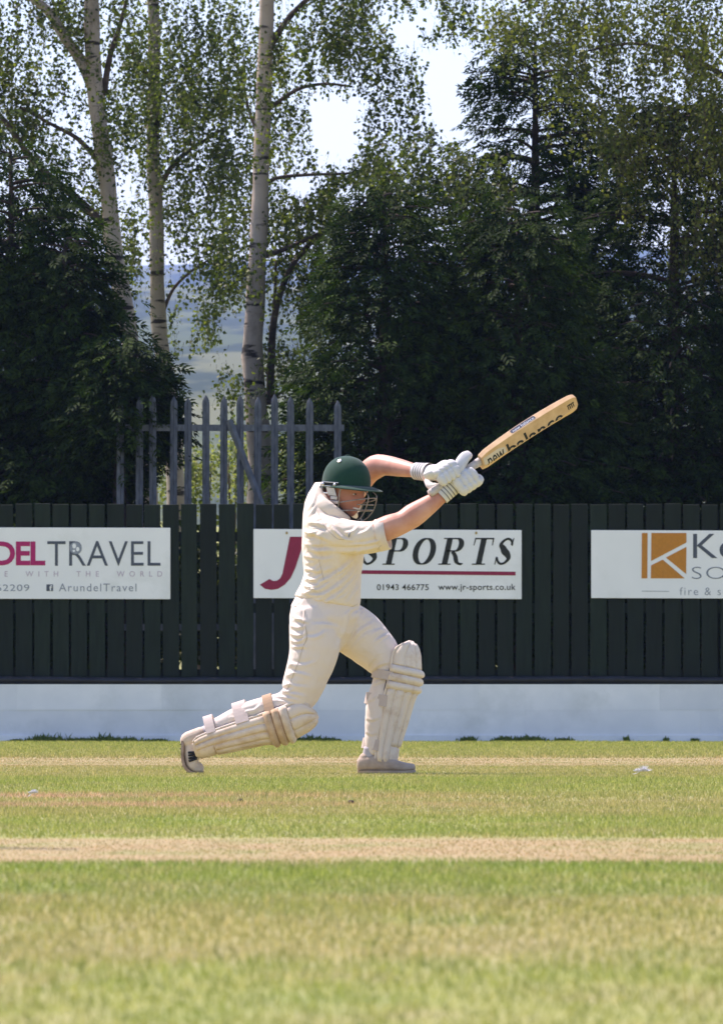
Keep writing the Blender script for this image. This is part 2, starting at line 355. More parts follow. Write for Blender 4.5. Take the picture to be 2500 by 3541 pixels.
DF = DW + .10                         # front face of the fence boards
fence = empty('board_fence', (0, DF, WZ(2366))); tag(fence, 'dark green vertical board fence standing on the white wall', 'fence')
bx = WX(-262) - 13*.1686
while bx < WX(3600):
    wd = .1465 + random.uniform(-.004, .004); tp = WZ(1742) + random.uniform(-.006, .006); lean = random.uniform(-.004, .004); dy = random.uniform(-.004, .004)
    V = [(bx, DF+dy, WZ(2345)), (bx+wd, DF+dy, WZ(2345)), (bx+wd, DF+dy+.02, WZ(2345)), (bx, DF+dy+.02, WZ(2345))]
    V += [(x+lean, y, tp) for x, y, z in V]
    o = build('board', V, [(0,3,2,1),(4,5,6,7),(0,1,5,4),(1,2,6,5),(2,3,7,6),(3,0,4,7)], M['fence'], fence, smooth=False)
    b = o.modifiers.new('b', 'BEVEL'); b.width = .003; b.segments = 1
    bx += .1686 + random.uniform(-.003, .003)
for a, b in ((1872, 1838), (2119, 2085), (2366, 2314)):
    MB().box((WX(-1080), DF+.028, WZ(a)), (WX(3600), DF+.066, WZ(b))).build('rail', M['fence'], fence, smooth=False)
for px in (-760, -120, 520, 1170, 1820, 2470, 3120):
    MB().box((WX(px)-.05, DF+.068, WZ(2366)), (WX(px)+.05, DF+.16, WZ(1760))).build('post', M['fence'], fence, smooth=False)

# ------------------------------------------------------------------ steel palisade behind
DP = DF + 1.6
pal = empty('palisade_fence', (U(850, 2400, DP)[0], DP, 0)); tag(pal, 'grey galvanised steel palisade fence with pointed pales behind the green boards', 'fence')
def PX_(px): return (px-CX)/FPX*DP
def PZ_(py): return CH+(HY-py)/FPX*DP
def pale(px, top, tilt=0.0, mat='steel'):
    x = PX_(px); zt = PZ_(top); w_ = .034; V = []; F = []
    prof = [(-w_, .012), (-w_*.55, 0.0), (-.008, -.004), (0, -.014), (.008, -.004), (w_*.55, 0.0), (w_, .012)]
    zs = [.25, zt-.09]; rows = []
    for z in zs: rows.append([(x+a+tilt*(z-.25), DP+b, z) for a, b in prof])
    rows.append([(x+a*.85+tilt*(zt-.25), DP+b, zt-.045) for a, b in prof]); rows.append([(x+a*.12+tilt*(zt-.25), DP+b*.5, zt+.0) for a, b in prof])
    n = len(prof)
    for r_ in rows: V += r_
    for r_ in rows: V += [(p[0], p[1]+.004, p[2]) for p in r_]
    m = len(rows)
    for s in (0, m*n):
        for i in range(m-1):
            for j in range(n-1):
                q = (s+i*n+j, s+i*n+j+1, s+(i+1)*n+j+1, s+(i+1)*n+j); F.append(q if s == 0 else q[::-1])
    for i in range(m-1):
        F.append((i*n, (i+1)*n, m*n+(i+1)*n, m*n+i*n)); j = n-1; F.append((i*n+j, m*n+i*n+j, m*n+(i+1)*n+j, (i+1)*n+j))
    F.append(tuple(range((m-1)*n, m*n)) + tuple(range(2*m*n-1, 2*m*n-n-1, -1)))
    build('pale', V, F, M[mat], pal, smooth=False)
for i, px in enumerate(range(417, 1075, 59)):
    tops = 1368
    pale(px + [0, 4, -3, 2, -2, 1][i % 6], tops + [0, 6, -4, 3, 8, -2, 2][i % 7], [0, .004, -.003, .006, 0][i % 5], 'steel')
pale(1168, 1385)
MB().box((PX_(400), DP+.016, PZ_(1490)), (PX_(1190), DP+.06, PZ_(1468))).build('rail', M['steel'], pal, smooth=False)
MB().box((PX_(400), DP+.016, PZ_(2180)), (PX_(1190), DP+.06, PZ_(2158))).build('rail', M['steel'], pal, smooth=False)
a, b = U(792, 1452, DP-.03), U(938, 1830, DP-.03); dv = (b-a)/np.linalg.norm(b-a); s_ = np.cross(dv, (0, 1, 0))*.032; q = np.array((0, .006, 0))
V = [a-s_, a+s_, b+s_, b-s_]; V = V + [v+q for v in V] + [a-np.array((0,.014,0)), b-np.array((0,.014,0))]
build('loose_pale', V, [(0,8,9,3),(8,1,2,9),(4,7,6,5),(0,4,5,1,8),(3,9,2,6,7),(0,3,7,4),(1,5,6,2)], M['steel'], pal, smooth=False)['label'] = 'loose steel pale hanging diagonally across the others'

# ------------------------------------------------------------------ advertising boards
DS = DF - .012                         # back of the signs
def SX(px, d=DS-.012): return (px-CX)/FPX*d
def SZ(py, d=DS-.012): return CH+(HY-py)/FPX*d
YT = DS - .0125                        # lettering plane
def board(name, x0, x1, y0, y1, label, skew=0):
    e = empty(name, (SX((x0+x1)/2), DS, SZ(y1))); tag(e, label, 'sign', 'advertising boards on the green fence')
    V = []
    for y in (DS-.010, DS-.002):
        V += [(SX(x0), y, SZ(y1)), (SX(x1), y, SZ(y1+skew)), (SX(x1), y, SZ(y0+skew)), (SX(x0), y, SZ(y0))]
    o = build('panel', V, [(0,1,2,3),(7,6,5,4),(0,4,5,1),(1,5,6,2),(2,6,7,3),(3,7,4,0)], M['sign'], e, smooth=False)
    bv = o.modifiers.new('b', 'BEVEL'); bv.width = .002; bv.segments = 2
    return e
def flat(name, polys, mat, parent, y=YT, th=.0012):
    mb = MB()
    for P in polys:
        n = len(P); V = [(SX(a), y, SZ(b)) for a, b in P]; V += [(v[0], v[1]+th, v[2]) for v in V]
        mb.add(V, [tuple(range(n)), tuple(range(2*n-1, n-1, -1))] + [(i, (i+1) % n, n+(i+1) % n, n+i) for i in range(n)])
    o = mb.build(name, M[mat], parent, smooth=False); return o
def text_mesh(s, offset=0.0, spacing=1.0, shear=0.0, extrude=0.0):
    c = bpy.data.curves.new('t', 'FONT'); c.body = s; c.offset = offset; c.space_character = spacing; c.shear = shear; c.extrude = extrude; c.resolution_u = 4
    o = bpy.data.objects.new('t', c); COL.objects.link(o); dg = bpy.context.evaluated_depsgraph_get(); dg.update()
    me = bpy.data.meshes.new_from_object(o.evaluated_get(dg)); bpy.data.objects.remove(o); bpy.data.curves.remove(c); return me
def lettering(name, s, x0, x1, y0, y1, mat, parent, offset=0.0, spacing=1.0, shear=0.0, th=.0012, gap=None):
    me = text_mesh(s, offset, spacing, shear, 0.01); V = vco(me); lo, hi = V.min(0), V.max(0)
    q = (V-lo)/(hi-lo+1e-9); W = np.stack([SX(x0+q[:, 0]*(x1-x0)), YT+(1-q[:, 2])*th, SZ(y1+(y0-y1)*q[:, 1])], 1)
    set_co(me, W)
    if gap is None: return link(name, me, M[mat], parent, smooth=False)
    bm = bmesh.new(); bm.from_mesh(me); bm.verts.ensure_lookup_table(); seen = set(); isl = []      # one part per letter or word
    for v in bm.verts:
        if v.index in seen: continue
        st = [v]; seen.add(v.index); cur = []
        while st:
            q_ = st.pop(); cur.append(q_.index)
            for e in q_.link_edges:
                o_ = e.other_vert(q_)
                if o_.index not in seen: seen.add(o_.index); st.append(o_)
        isl.append((min(W[i, 0] for i in cur), max(W[i, 0] for i in cur), cur))
    isl.sort(); groups = []
    for a, b, cur in isl:
        if groups and a-groups[-1][0] < gap*PXW: groups[-1][0] = max(b, groups[-1][0]); groups[-1][1].extend(cur)
        else: groups.append([b, list(cur)])
    for _, cur in groups:
        cs = set(cur); b2 = bm.copy(); b2.verts.ensure_lookup_table(); bmesh.ops.delete(b2, geom=[v for v in b2.verts if v.index not in cs], context='VERTS'); m2 = bpy.data.meshes.new('m'); b2.to_mesh(m2); b2.free(); link(name, m2, M[mat], parent, smooth=False)
    bm.free()
def stroke(P, thick, thin, closed=False, m=40, mid=False):
    P = np.asarray(P, float)
    if not closed: P, _ = resample(P, np.ones(len(P)), m)
    T = np.gradient(P, axis=0)
    if closed: T = np.roll(P, -1, 0)-np.roll(P, 1, 0)
    T /= np.linalg.norm(T, axis=1)[:, None]; wd = thin+(thick-thin)*np.abs(T[:, 1])**1.5; tq = np.linspace(0, 1, len(P)); wd = thin+(thick-thin)*np.exp(-((tq-.5)/.17)**2) if mid else wd; Nn = np.stack([-T[:, 1], T[:, 0]], 1)*wd[:, None]/2
    L, R_ = P+Nn, P-Nn; k = len(P); return [[L[i], R_[i], R_[(i+1) % k], L[(i+1) % k]] for i in range(k if closed else k-1)]
def serif_glyph(ch, x0, x1, y0, y1, shear=.22):
    H = y0-y1; q = lambda a, b: (a, b); tk, tn = .21, .05; G = []
    W = (x1-x0)/(y1-y0); rect = lambda a, b, c, d: G.append([(a, b), (c, b), (c, d), (a, d)])
    ell = lambda cx, cy, rx, ry, a0, a1, n=30: [(cx+rx*math.cos(R(a)), cy+ry*math.sin(R(a))) for a in np.linspace(a0, a1, n)]
    W = max(.45, W-shear)
    if ch == 'O': G += stroke(ell(W/2, .5, W/2-.08, .47, 0, 354, 60), tk, tn, True)
    if ch in 'PR':
        rect(.12, .03, .12+tk, .97); rect(.0, 0, .45, .045); rect(.0, .955, .30, 1.0)
        G += stroke([(.2, .975), (.40, .975)] + ell(W-.32, .745, .20, .23, 80, -80, 14) + [(.38, .515), (.2, .515)], tk*.95, tn, m=60)
        if ch == 'R': G += stroke([(.42, .5), (.55, .33), (.66, .10), (.80, .02), (W+.0, .07)], tk*.8, tn, m=30)
    if ch == 'T':
        c = W/2-.02; rect(c-tk/2, .03, c+tk/2, .99); rect(c-.24, 0, c+.24, .045); rect(0, .945, W, 1.0)
        G.append([(0, .97), (.05, .97), (.03, .72), (.0, .72)]); G.append([(W, .97), (W-.05, .97), (W-.03, .72), (W, .72)])
    if ch == 'S':
        G += stroke([(W-.085, .74), (W-.13, .89), (W*.55, .965), (.20, .88), (.14, .74), (.24, .62), (W*.5, .51), (W-.18, .38), (W-.11, .24), (W-.20, .09), (W*.45, .035), (.16, .11), (.07, .28)], tk*1.15, tn*1.6, m=80, mid=True)
        rect(W-.09, .70, W-.055, .99); rect(.045, .01, .08, .30)
    sx = (x1-x0)/(W+shear)
    return [[(x0+(a+shear*b)*sx, y1+H*b) for a, b in P] for P in G]

sg = board('advertising_board', -335, 590, 1823, 2070, 'white advertising board reading DELTRAVEL in magenta and grey letters', 2)
lettering('lettering', 'ARUNDEL', -318, 158, 1872, 1956, 'magenta', sg, .028, .92)
lettering('lettering', 'TRAVEL', 165, 556, 1871, 1957, 'grey', sg, -.004, 1.02)
lettering('slogan_letter', 'E  WITH  THE  WORLD', 18, 562, 1975, 1994, 'pale', sg, 0.0, 2.2, gap=1)
lettering('phone_number', '62209', -12, 103, 2021, 2044, 'midgrey', sg, .0, 1.1)
lettering('web_name', 'ArundelTravel', 205, 473, 2018, 2045, 'midgrey', sg, 0.0, 1.2)
flat('icon', [[(162, 2021), (185, 2021), (185, 2044), (162, 2044)]], 'grey', sg); 
lettering('icon_letter', 'f', 172, 182, 2024, 2043, 'sign', sg, .02).location.y -= .0006
ell2 = lambda cx, cy, rx, ry, n=24: [(cx+rx*math.cos(2*math.pi*i/n), cy-ry*math.sin(2*math.pi*i/n)) for i in range(n)][::-1]
flat('globe', [ell2(263, 1895, 21, 21)], 'midgrey', sg, YT-.0015); flat('globe_land', [ell2(258, 1888, 7, 9, 9), ell2(270, 1899, 6, 8, 7), ell2(257, 1905, 5, 4, 7)], 'sign', sg, YT-.0028)

sg = board('advertising_board', 877, 1803, 1829, 2068, 'white advertising board reading SPORTS in black italics behind the batsman', 4)
J = [(1003, 1856), (1057, 1856), (1022, 1963), (1006, 1998), (985, 2022), (962, 2036), (940, 2040), (916, 2036), (899, 2022), (932, 2002), (945, 2009), (958, 2008), (969, 2000), (977, 1984)]
flat('letter', [J], 'crimson', sg); flat('letter', serif_glyph('R', 1075, 1225, 1856, 1990, .3), 'crimson', sg)
for ch, a, b in (('S', 1243, 1321), ('P', 1322, 1418), ('O', 1420, 1514), ('R', 1515, 1611), ('T', 1622, 1709), ('S', 1704, 1783)):
    flat('letter', serif_glyph(ch, a, b, 1860, 1953), 'ink', sg)
flat('underline', [[(1090, 1970), (1782, 1977), (1782, 1990), (1090, 1983)]], 'crimson', sg)
lettering('phone_number', '01943 466775', 1303, 1482, 2020, 2041, 'ink', sg, .008, 1.05, gap=6)
lettering('web_address', 'www.jr-sports.co.uk', 1515, 1782, 2019, 2047, 'ink', sg, .008, 1.05)
for px in (992, 1646):
    flat('fixing', [ell2(px, 1843, 4, 5, 10)], 'brass', sg, YT-.004, .004)

sg = board('advertising_board', 2043, 2970, 1833, 2068, 'white advertising board with an orange square K emblem', 3)
flat('emblem', [[(2218, 1843), (2238, 1843), (2237, 2000), (2217, 2000)], [(2251, 1843), (2372, 1843), (2372, 1876), (2250, 1940)],
     [(2250, 1955), (2290, 1935), (2366, 2000), (2249, 2000)], [(2301, 1928), (2372, 1891), (2371, 1985)]], 'orange', sg)
lettering('lettering', 'Ke', 2395, 2545, 1846, 1931, 'grey', sg, -.002, 1.0)
lettering('lettering', 'SO', 2391, 2507, 1960, 2002, 'thin', sg, -.018, 1.1)
flat('line', [[(2218, 2043), (2312, 2044), (2312, 2046), (2218, 2045)]], 'midgrey', sg)
lettering('slogan_letter', 'fire & se', 2349, 2514, 2031, 2058, 'midgrey', sg, -.008, 1.25, gap=1)
# ------------------------------------------------------------------ trees
GAPS = [(1172, 435, 105, 135), (1560, 285, 100, 190), (1050, 640, 60, 45), (1485, 60, 50, 70), (830, 1170, 70, 120), (700, 1290, 90, 90), (1210, 690, 70, 45), (640, 1130, 40, 90), (1400, 120, 60, 60)]
def in_gap(P, k=1.0):
    x, y = to_px(P); g = np.zeros(len(P), bool)
    wob = .30*np.sin(P[:, 0]*9+P[:, 2]*5)+.25*np.sin(P[:, 2]*13-P[:, 0]*6+P[:, 1]*3)+.3*rng.normal(size=len(P))
    for cx, cy, rx, ry in GAPS: g |= ((x-cx)/(rx*k))**2 + ((y-cy)/(ry*k))**2 < 1+wob
    return g
def unit(n):
    v = rng.normal(size=(n, 3)); return v/np.linalg.norm(v, axis=1)[:, None]
def leaves_mesh(P, size, droop=.5):
    """diamond leaves, slightly folded along the midrib; P anchor points"""
    n = len(P); d = unit(n); d[:, 2] -= droop; d /= np.linalg.norm(d, axis=1)[:, None]
    s = np.cross(d, unit(n)); s /= np.linalg.norm(s, axis=1)[:, None]; u = np.cross(d, s)
    L = (size*rng.uniform(.65, 1.25, n))[:, None]; W = L*.40
    a = P; m = P+d*L*.40+u*L*.03; t = P+d*L; l = P+d*L*.36+s*W+u*L*.10; r = P+d*L*.36-s*W+u*L*.10
    V = np.stack([a, l, t, r, m], 1).reshape(-1, 3); b = np.arange(n)[:, None]*5
    T = np.concatenate([b+np.array([0, 4, 1]), b+np.array([1, 4, 2]), b+np.array([0, 3, 4]), b+np.array([3, 2, 4])], 0)
    return V, T
def strands(starts, length, per, sway=.35):
    """hanging twigs: leaf anchor points and thin twig triangles"""
    n = len(starts); L = length*rng.uniform(.5, 1.3, n); side = unit(n); side[:, 2] = 0
    k = np.arange(per)/(per-1.0); tt = k[None, :, None]; Lk = L[:, None, None]
    P = starts[:, None, :] + side[:, None, :]*sway*Lk*tt*(1-.35*tt) - np.array([0, 0, 1.0])*Lk*(tt**1.35)
    P = P+rng.normal(size=P.shape)*.012
    j = P.reshape(-1, 3)+rng.normal(size=(n*per, 3))*.018
    A, B = P[:, :-1].reshape(-1, 3), P[:, 1:].reshape(-1, 3); o = np.array([.0022, 0, 0])
    V = np.stack([A-o, A+o, B], 1).reshape(-1, 3)
    return j, V
def blob(px, py, d, rx, ry, rd, n):
    k = max(3, n//9); c = U(px, py, d); s = d/FPX                     # leaves gather on sprays
    cc = unit(k)*(rng.uniform(0, 1, k)**.42)[:, None]*np.array([rx*s, rd, ry*s]); i = rng.integers(0, k, n)
    return c+cc[i]+rng.normal(size=(n, 3))*np.array([.11, .11, .09])
def crown(parent, blobs, d, size, mat, length=.34, per=9, gapk=.95, dens=.80):
    st = np.concatenate([blob(px, py, d+dd, rx, ry, rd, int(n*dens)) for px, py, rx, ry, rd, n, dd in blobs])
    L, tw = strands(st, length, per); x, y = to_px(L)
    L = L[~in_gap(L, gapk)]; tv = tw.reshape(-1, 3, 3); tw = tv[~in_gap(tv[:, 2], gapk)].reshape(-1, 3)
    V, T = leaves_mesh(L, size); o = link('crown', tri_mesh(V, T), M[mat], parent, smooth=False); o['kind'] = 'stuff'
    tw_o = link('twigs', tri_mesh(tw, np.arange(len(tw)).reshape(-1, 3)), M['limb'], parent, smooth=False); tw_o['kind'] = 'stuff'
def limb(parent, pts, d, w0, w1, mat='limb', name='branch', m=16, dz=None):
    P = UU(pts, d); s = d/FPX; rad = np.linspace(w0, w1, len(pts))*s/2
    V, F = tube(P, rad, 8, m); build(name, V, F, M[mat], parent)
def trunk(parent, pts, d, widths, mat, m=60):
    P = UU(pts, d); s = d/FPX; V, F = tube(P, np.array(widths)*1.0*s/2, 14, m); V = np.array(V)
    c = np.repeat(resample(P, np.ones(len(P)), m)[0], 14, 0); r = V-c; k = 1+.05*np.sin(V[:, 2]*9+np.arctan2(r[:, 1], r[:, 0])*2)+.03*rng.normal(size=len(V)); build('trunk', c+r*k[:, None], F, M[mat], parent)

dA = 84.5; A = empty('birch_tree', (U(520, 1750, dA)[0], dA, 0)); tag(A, 'leaning white birch at left, forking left near the top of the picture', 'tree', 'birches behind the fence')
trunk(A, [(330, -500), (312, -150), (318, 20), (322, 190), (343, 420), (374, 640), (393, 850), (424, 1020), (448, 1160), (475, 1330), (505, 1600), (515, 2330)], dA, [30, 46, 52, 56, 58, 60, 60, 62, 64, 68, 74, 90], 'birch')
limb(A, [(322, 300), (285, 215), (225, 130), (165, 35), (95, -20), (-40, -120)], dA, 44, 24, 'birch', 'limb')
limb(A, [(372, 800), (330, 745), (235, 660), (120, 560), (20, 420), (-80, 320)], dA, 34, 14, 'limb', 'limb')
limb(A, [(345, 560), (270, 480), (180, 430), (70, 370)], dA, 20, 8)
limb(A, [(360, 330), (380, 200), (415, 90), (450, -40)], dA, 24, 12)
crown(A, [(110, 170, 230, 170, .9, 300, 0), (70, 420, 210, 150, .8, 210, 0), (330, 20, 260, 120, 1.0, 260, .2), (250, 520, 170, 140, .8, 170, .3), (440, 330, 120, 220, .8, 190, .4), (-150, 200, 180, 300, 1, 200, 0), (180, -220, 420, 180, 1.2, 420, 0), (380, 760, 120, 130, .6, 100, .5), (130, 690, 150, 60, .6, 90, .3), (120, 330, 160, 80, .6, 90, 0), (350, 500, 60, 240, .2, 46, -.5)], dA, .046, 'birch_leaf')

dB = 87.5; B = empty('birch_tree', (U(625, 1750, dB)[0], dB, 0)); tag(B, 'slim grey birch trunk standing between the two whiter birches', 'tree', 'birches behind the fence')
trunk(B, [(545, -450), (528, -100), (534, 120), (533, 330), (530, 520), (540, 700), (543, 850), (545, 1000), (552, 1150), (572, 1280), (600, 1500), (622, 2280)], dB, [26, 40, 42, 44, 46, 50, 50, 52, 54, 56, 62, 74], 'birch_dull')
limb(B, [(552, 650), (585, 590), (640, 530), (700, 490), (780, 440)], dB, 22, 8)
limb(B, [(535, 300), (480, 210), (430, 150)], dB, 18, 8)
limb(B, [(560, 1090), (600, 1000), (660, 940), (720, 900)], dB, 14, 6)
crown(B, [(620, 120, 220, 200, 1.2, 420, 0), (690, 380, 190, 210, 1.2, 420, 0), (500, 420, 110, 260, .9, 190, 0), (700, 690, 170, 170, 1.0, 300, 0), (740, 900, 130, 130, .8, 170, 0), (480, 800, 90, 170, .7, 90, 0), (610, -200, 380, 200, 1.3, 420, 0), (640, 1060, 120, 110, .6, 90, 0), (780, 1250, 90, 120, .5, 42, 0), (760, 560, 110, 130, .8, 130, 0), (850, 250, 120, 260, .9, 210, .5)], dB, .048, 'birch_leaf')

dC = 82.5; C_ = empty('birch_tree', (U(905, 1750, dC)[0], dC, 0)); tag(C_, 'straight white birch rising right behind the middle of the palisade', 'tree', 'birches behind the fence')
trunk(C_, [(935, -500), (926, -120), (922, 60), (914, 300), (905, 540), (898, 760), (889, 930), (880, 1100), (874, 1230), (884, 1370), (900, 1600), (905, 2420)], dC, [30, 46, 50, 54, 58, 60, 64, 68, 72, 76, 86, 100], 'birch')
limb(C_, [(934, 1400), (938, 1240), (945, 1130), (962, 1040), (1010, 920), (1085, 830), (1190, 750), (1290, 690), (1400, 600)], dC+.12, 30, 10, 'limb', 'second_stem', 30)
limb(C_, [(945, 1120), (952, 1000), (955, 900)], dC+.12, 14, 8)
limb(C_, [(905, 890), (985, 862), (1120, 800), (1260, 735), (1420, 670), (1500, 640)], dC, 18, 8)
limb(C_, [(930, 170), (965, 110), (1010, 50), (1060, 0), (1130, -60)], dC, 26, 14)
limb(C_, [(915, 390), (965, 350), (1040, 305), (1130, 290), (1220, 300)], dC, 18, 7)
limb(C_, [(905, 640), (960, 615), (1060, 605), (1200, 600), (1320, 590)], dC, 15, 7)
limb(C_, [(905, 480), (870, 410), (850, 330)], dC, 14, 7)
limb(C_, [(915, 1400), (990, 1345), (1080, 1290)], dC, 14, 5)
crown(C_, [(1060, 130, 170, 150, 1.0, 240, 0), (1000, 420, 90, 200, .9, 130, .2), (1010, 680, 120, 130, .8, 150, .2), (1120, 640, 170, 90, .8, 170, 0), (1100, 800, 160, 130, .9, 230, .4), (1250, 60, 190, 130, 1, 190, 0), (1330, 250, 110, 170, .9, 150, 0), (1420, 600, 190, 170, 1.0, 420, -1.6), (1640, 640, 160, 130, .8, 200, -1.4), (900, 330, 60, 200, .2, 50, -.5), (900, 900, 50, 180, .2, 26, -.5), (1060, 1000, 130, 130, .8, 190, .4), (1020, 1180, 110, 150, .7, 150, .3), (820, 780, 100, 170, .8, 110, .3), (835, 1000, 70, 120, .7, 60, .3), (1060, -200, 450, 200, 1.3, 420, 0), (1280, 640, 140, 110, .9, 210, 0), (790, 1330, 90, 60, .5, 26, -.4), (1230, 400, 60, 200, .6, 60, 0), (1560, 20, 200, 90, .9, 170, 0), (1440, 420, 60, 120, .6, 60, .2)], dC, .047, 'birch_leaf')

dD = 80.5; D_ = empty('birch_tree', (U(2760, 1750, dD)[0], dD, 0)); tag(D_, 'weeping birch whose olive green leaves hang down at the upper right', 'tree', 'birches behind the fence')
trunk(D_, [(2640, -600), (2680, 0), (2720, 500), (2750, 1200), (2760, 2400)], dD, [50, 64, 72, 84, 104], 'birch', 24)
limb(D_, [(2690, 120), (2560, 20), (2400, -40), (2200, -60), (2000, -50), (1800, 10)], dD, 34, 8)
limb(D_, [(2715, 450), (2560, 300), (2380, 200), (2200, 150), (2010, 180)], dD, 28, 6)
limb(D_, [(2735, 800), (2600, 640), (2450, 560), (2300, 540)], dD, 24, 6)
crown(D_, [(2330, 60, 330, 200, 1.1, 560, 0), (2360, 330, 300, 220, 1.1, 560, 0), (2400, 600, 230, 200, 1.0, 340, 0), (2440, 820, 150, 150, .8, 170, 0), (2000, 40, 190, 120, .9, 170, 0), (1990, 260, 130, 150, .8, 130, 0), (2200, -220, 600, 180, 1.2, 480, 0), (2700, 400, 200, 600, 1, 380, 0), (2130, 480, 100, 160, .7, 90, 0), (1760, 60, 120, 110, .8, 120, 0)], dD, .044, 'birch_leaf_warm', .42, 10, dens=.9)

# conifers: flat feathery fronds drooping from tiered limbs
def frond_template():
    V = []; T = []
    def leaf(a, d, L, wd, z):
        d = np.array([*d, 0.0])/np.linalg.norm(d); s = np.array([-d[1], d[0], 0])*wd; b = np.array([a[0], a[1], z]); i = len(V)
        V.extend([b, b+d*L*.5+s, b+d*L+np.array([0, 0, -.22*L]), b+d*L*.5-s]); T.extend([(i, i+1, i+2), (i, i+2, i+3)])
    for k in range(3):
        x = .05+k*.27; L = .52*(1-.45*k/3); z = -.25*x*x
        for s in (-1, 1): leaf((x, 0), (.85, s*.75), L, .075, z)
    leaf((.62, 0), (1, 0), .42, .07, -.14)
    return np.array(V), np.array(T)
FV, FT = frond_template()
def conifer(px, d, apex, halfw, n, label, low=2250, lean=0, seed=0, size=.175, shape=.75):
    r = np.random.default_rng(seed+100)
    s = d/FPX; x0 = U(px, 2400, d)[0]; H = U(px, apex, d)[2]; zl = max(.3, U(px, low, d)[2]); Rb = halfw*s
    root = empty('conifer_tree', (x0, d, 0)); tag(root, label, 'tree', 'dark conifers behind the fence')
    V, F = tube([(x0, d, 0), (x0+lean*.3*s, d, H*.4), (x0+lean*s, d, H*.97)], [.15, .10, .015], 10, 16); build('trunk', V, F, M['cbark'], root)
    n = int(n*1.2); nb = int(110+Rb*80); az = r.uniform(0, 2*math.pi, nb); hh = zl+(H-zl)*(r.uniform(0, 1, nb)**1.15)*.985
    mb = MB(); Ps = []; Ds = []; Sz = []
    rad = Rb*np.clip(1-(hh-zl)/(H-zl), 0, 1)**shape*r.uniform(.72, 1.14, nb)+.12
    for a, h, L in zip(az, hh, rad):
        out = np.array([math.cos(a), math.sin(a), 0]); q = np.linspace(0, 1, 7)[:, None]; c0 = np.array([x0+lean*s*(h/H)**1.5, d, h-.10*L])
        P = c0+out*L*q+np.array([0, 0, 1])*L*(.34*q-.30*q*q+.06); V, F = tube(P, np.linspace(.022, .005, 7)*min(1.5, .5+L*.5), 5); mb.add(V, F)
        k = max(8, int(n/nb*(L/rad.mean())**1.25)); u = r.uniform(.12, 1.0, k)**.62
        base = c0+out*(L*u)[:, None]+np.array([0, 0, 1])*(L*(.34*u-.30*u*u+.06))[:, None]; sd = np.array([-out[1], out[0], 0]); sw = r.normal(size=k)
        base = base+sd*(sw*.24*(L**.6)*(.5+u*.6))[:, None]+np.array([0, 0, 1])*(r.normal(size=k)*.17-.05)[:, None]
        dd = out+sd*(sw*.7)[:, None]+np.array([0, 0, 1])*(r.normal(size=k)*.30-.42)[:, None]; dd /= np.linalg.norm(dd, axis=1)[:, None]
        Ps.append(base); Ds.append(dd); Sz.append(size*r.uniform(.6, 1.25, k))
    mb.build('limbs', M['cbark'], root)['kind'] = 'stuff'
    P = np.concatenate(Ps); D = np.concatenate(Ds); Z = np.concatenate(Sz); m = len(P)
    up = np.tile([0, 0, 1.0], (m, 1))+r.normal(size=(m, 3))*.55; S_ = np.cross(up, D); S_ /= np.linalg.norm(S_, axis=1)[:, None]; Un = np.cross(D, S_)
    X = P[:, None]+Z[:, None, None]*(FV[None, :, 0:1]*D[:, None]+FV[None, :, 1:2]*S_[:, None]+FV[None, :, 2:3]*Un[:, None])
    X = X.reshape(-1, 3); T = (np.arange(m)[:, None, None]*len(FV)+FT[None]).reshape(-1, 3)
    o = link('crown', tri_mesh(X, T), M['conifer'], root, smooth=False); o['kind'] = 'stuff'
    return root
conifer(1850, 82.6, 60, 640, 14000, 'tallest dark conifer, its top breaking the sky right of centre', seed=1, shape=.60)
conifer(1330, 79.7, 640, 400, 9500, 'dark bushy conifer right of the middle birch, behind the hands', seed=2, low=2300, shape=.42)
conifer(2330, 81.0, 330, 540, 10500, 'dark conifer at the right under the hanging birch leaves', seed=3, low=2300, shape=.42)
conifer(1790, 79.8, 700, 440, 9500, 'lower dark conifer directly behind the raised bat', seed=4, low=2300, shape=.40)
conifer(2740, 82.0, 500, 500, 4500, 'dark conifer cut off by the right edge of the picture', seed=8, low=2300)
conifer(40, 80.2, 480, 440, 9500, 'dense dark conifer at the left edge in front of the leaning birch', seed=5, low=2300, shape=.42)
conifer(225, 79.7, 790, 310, 7500, 'lower dark conifer covering the foot of the leaning birch', seed=6, low=2300, shape=.42)
conifer(415, 79.1, 1220, 175, 2400, 'small conifer hanging over the left end of the palisade', seed=9, low=1500, shape=.35)
conifer(-380, 81.2, 520, 420, 4000, 'dark conifer mostly cut off by the left edge of the picture', seed=7, low=2300)

conifer(-800, 80.5, 600, 420, 3600, 'dark conifer beyond the left edge of the picture', seed=11, low=2300, shape=.45)
conifer(3250, 81.0, 560, 460, 3600, 'dark conifer beyond the right edge of the picture', seed=12, low=2300, shape=.45)
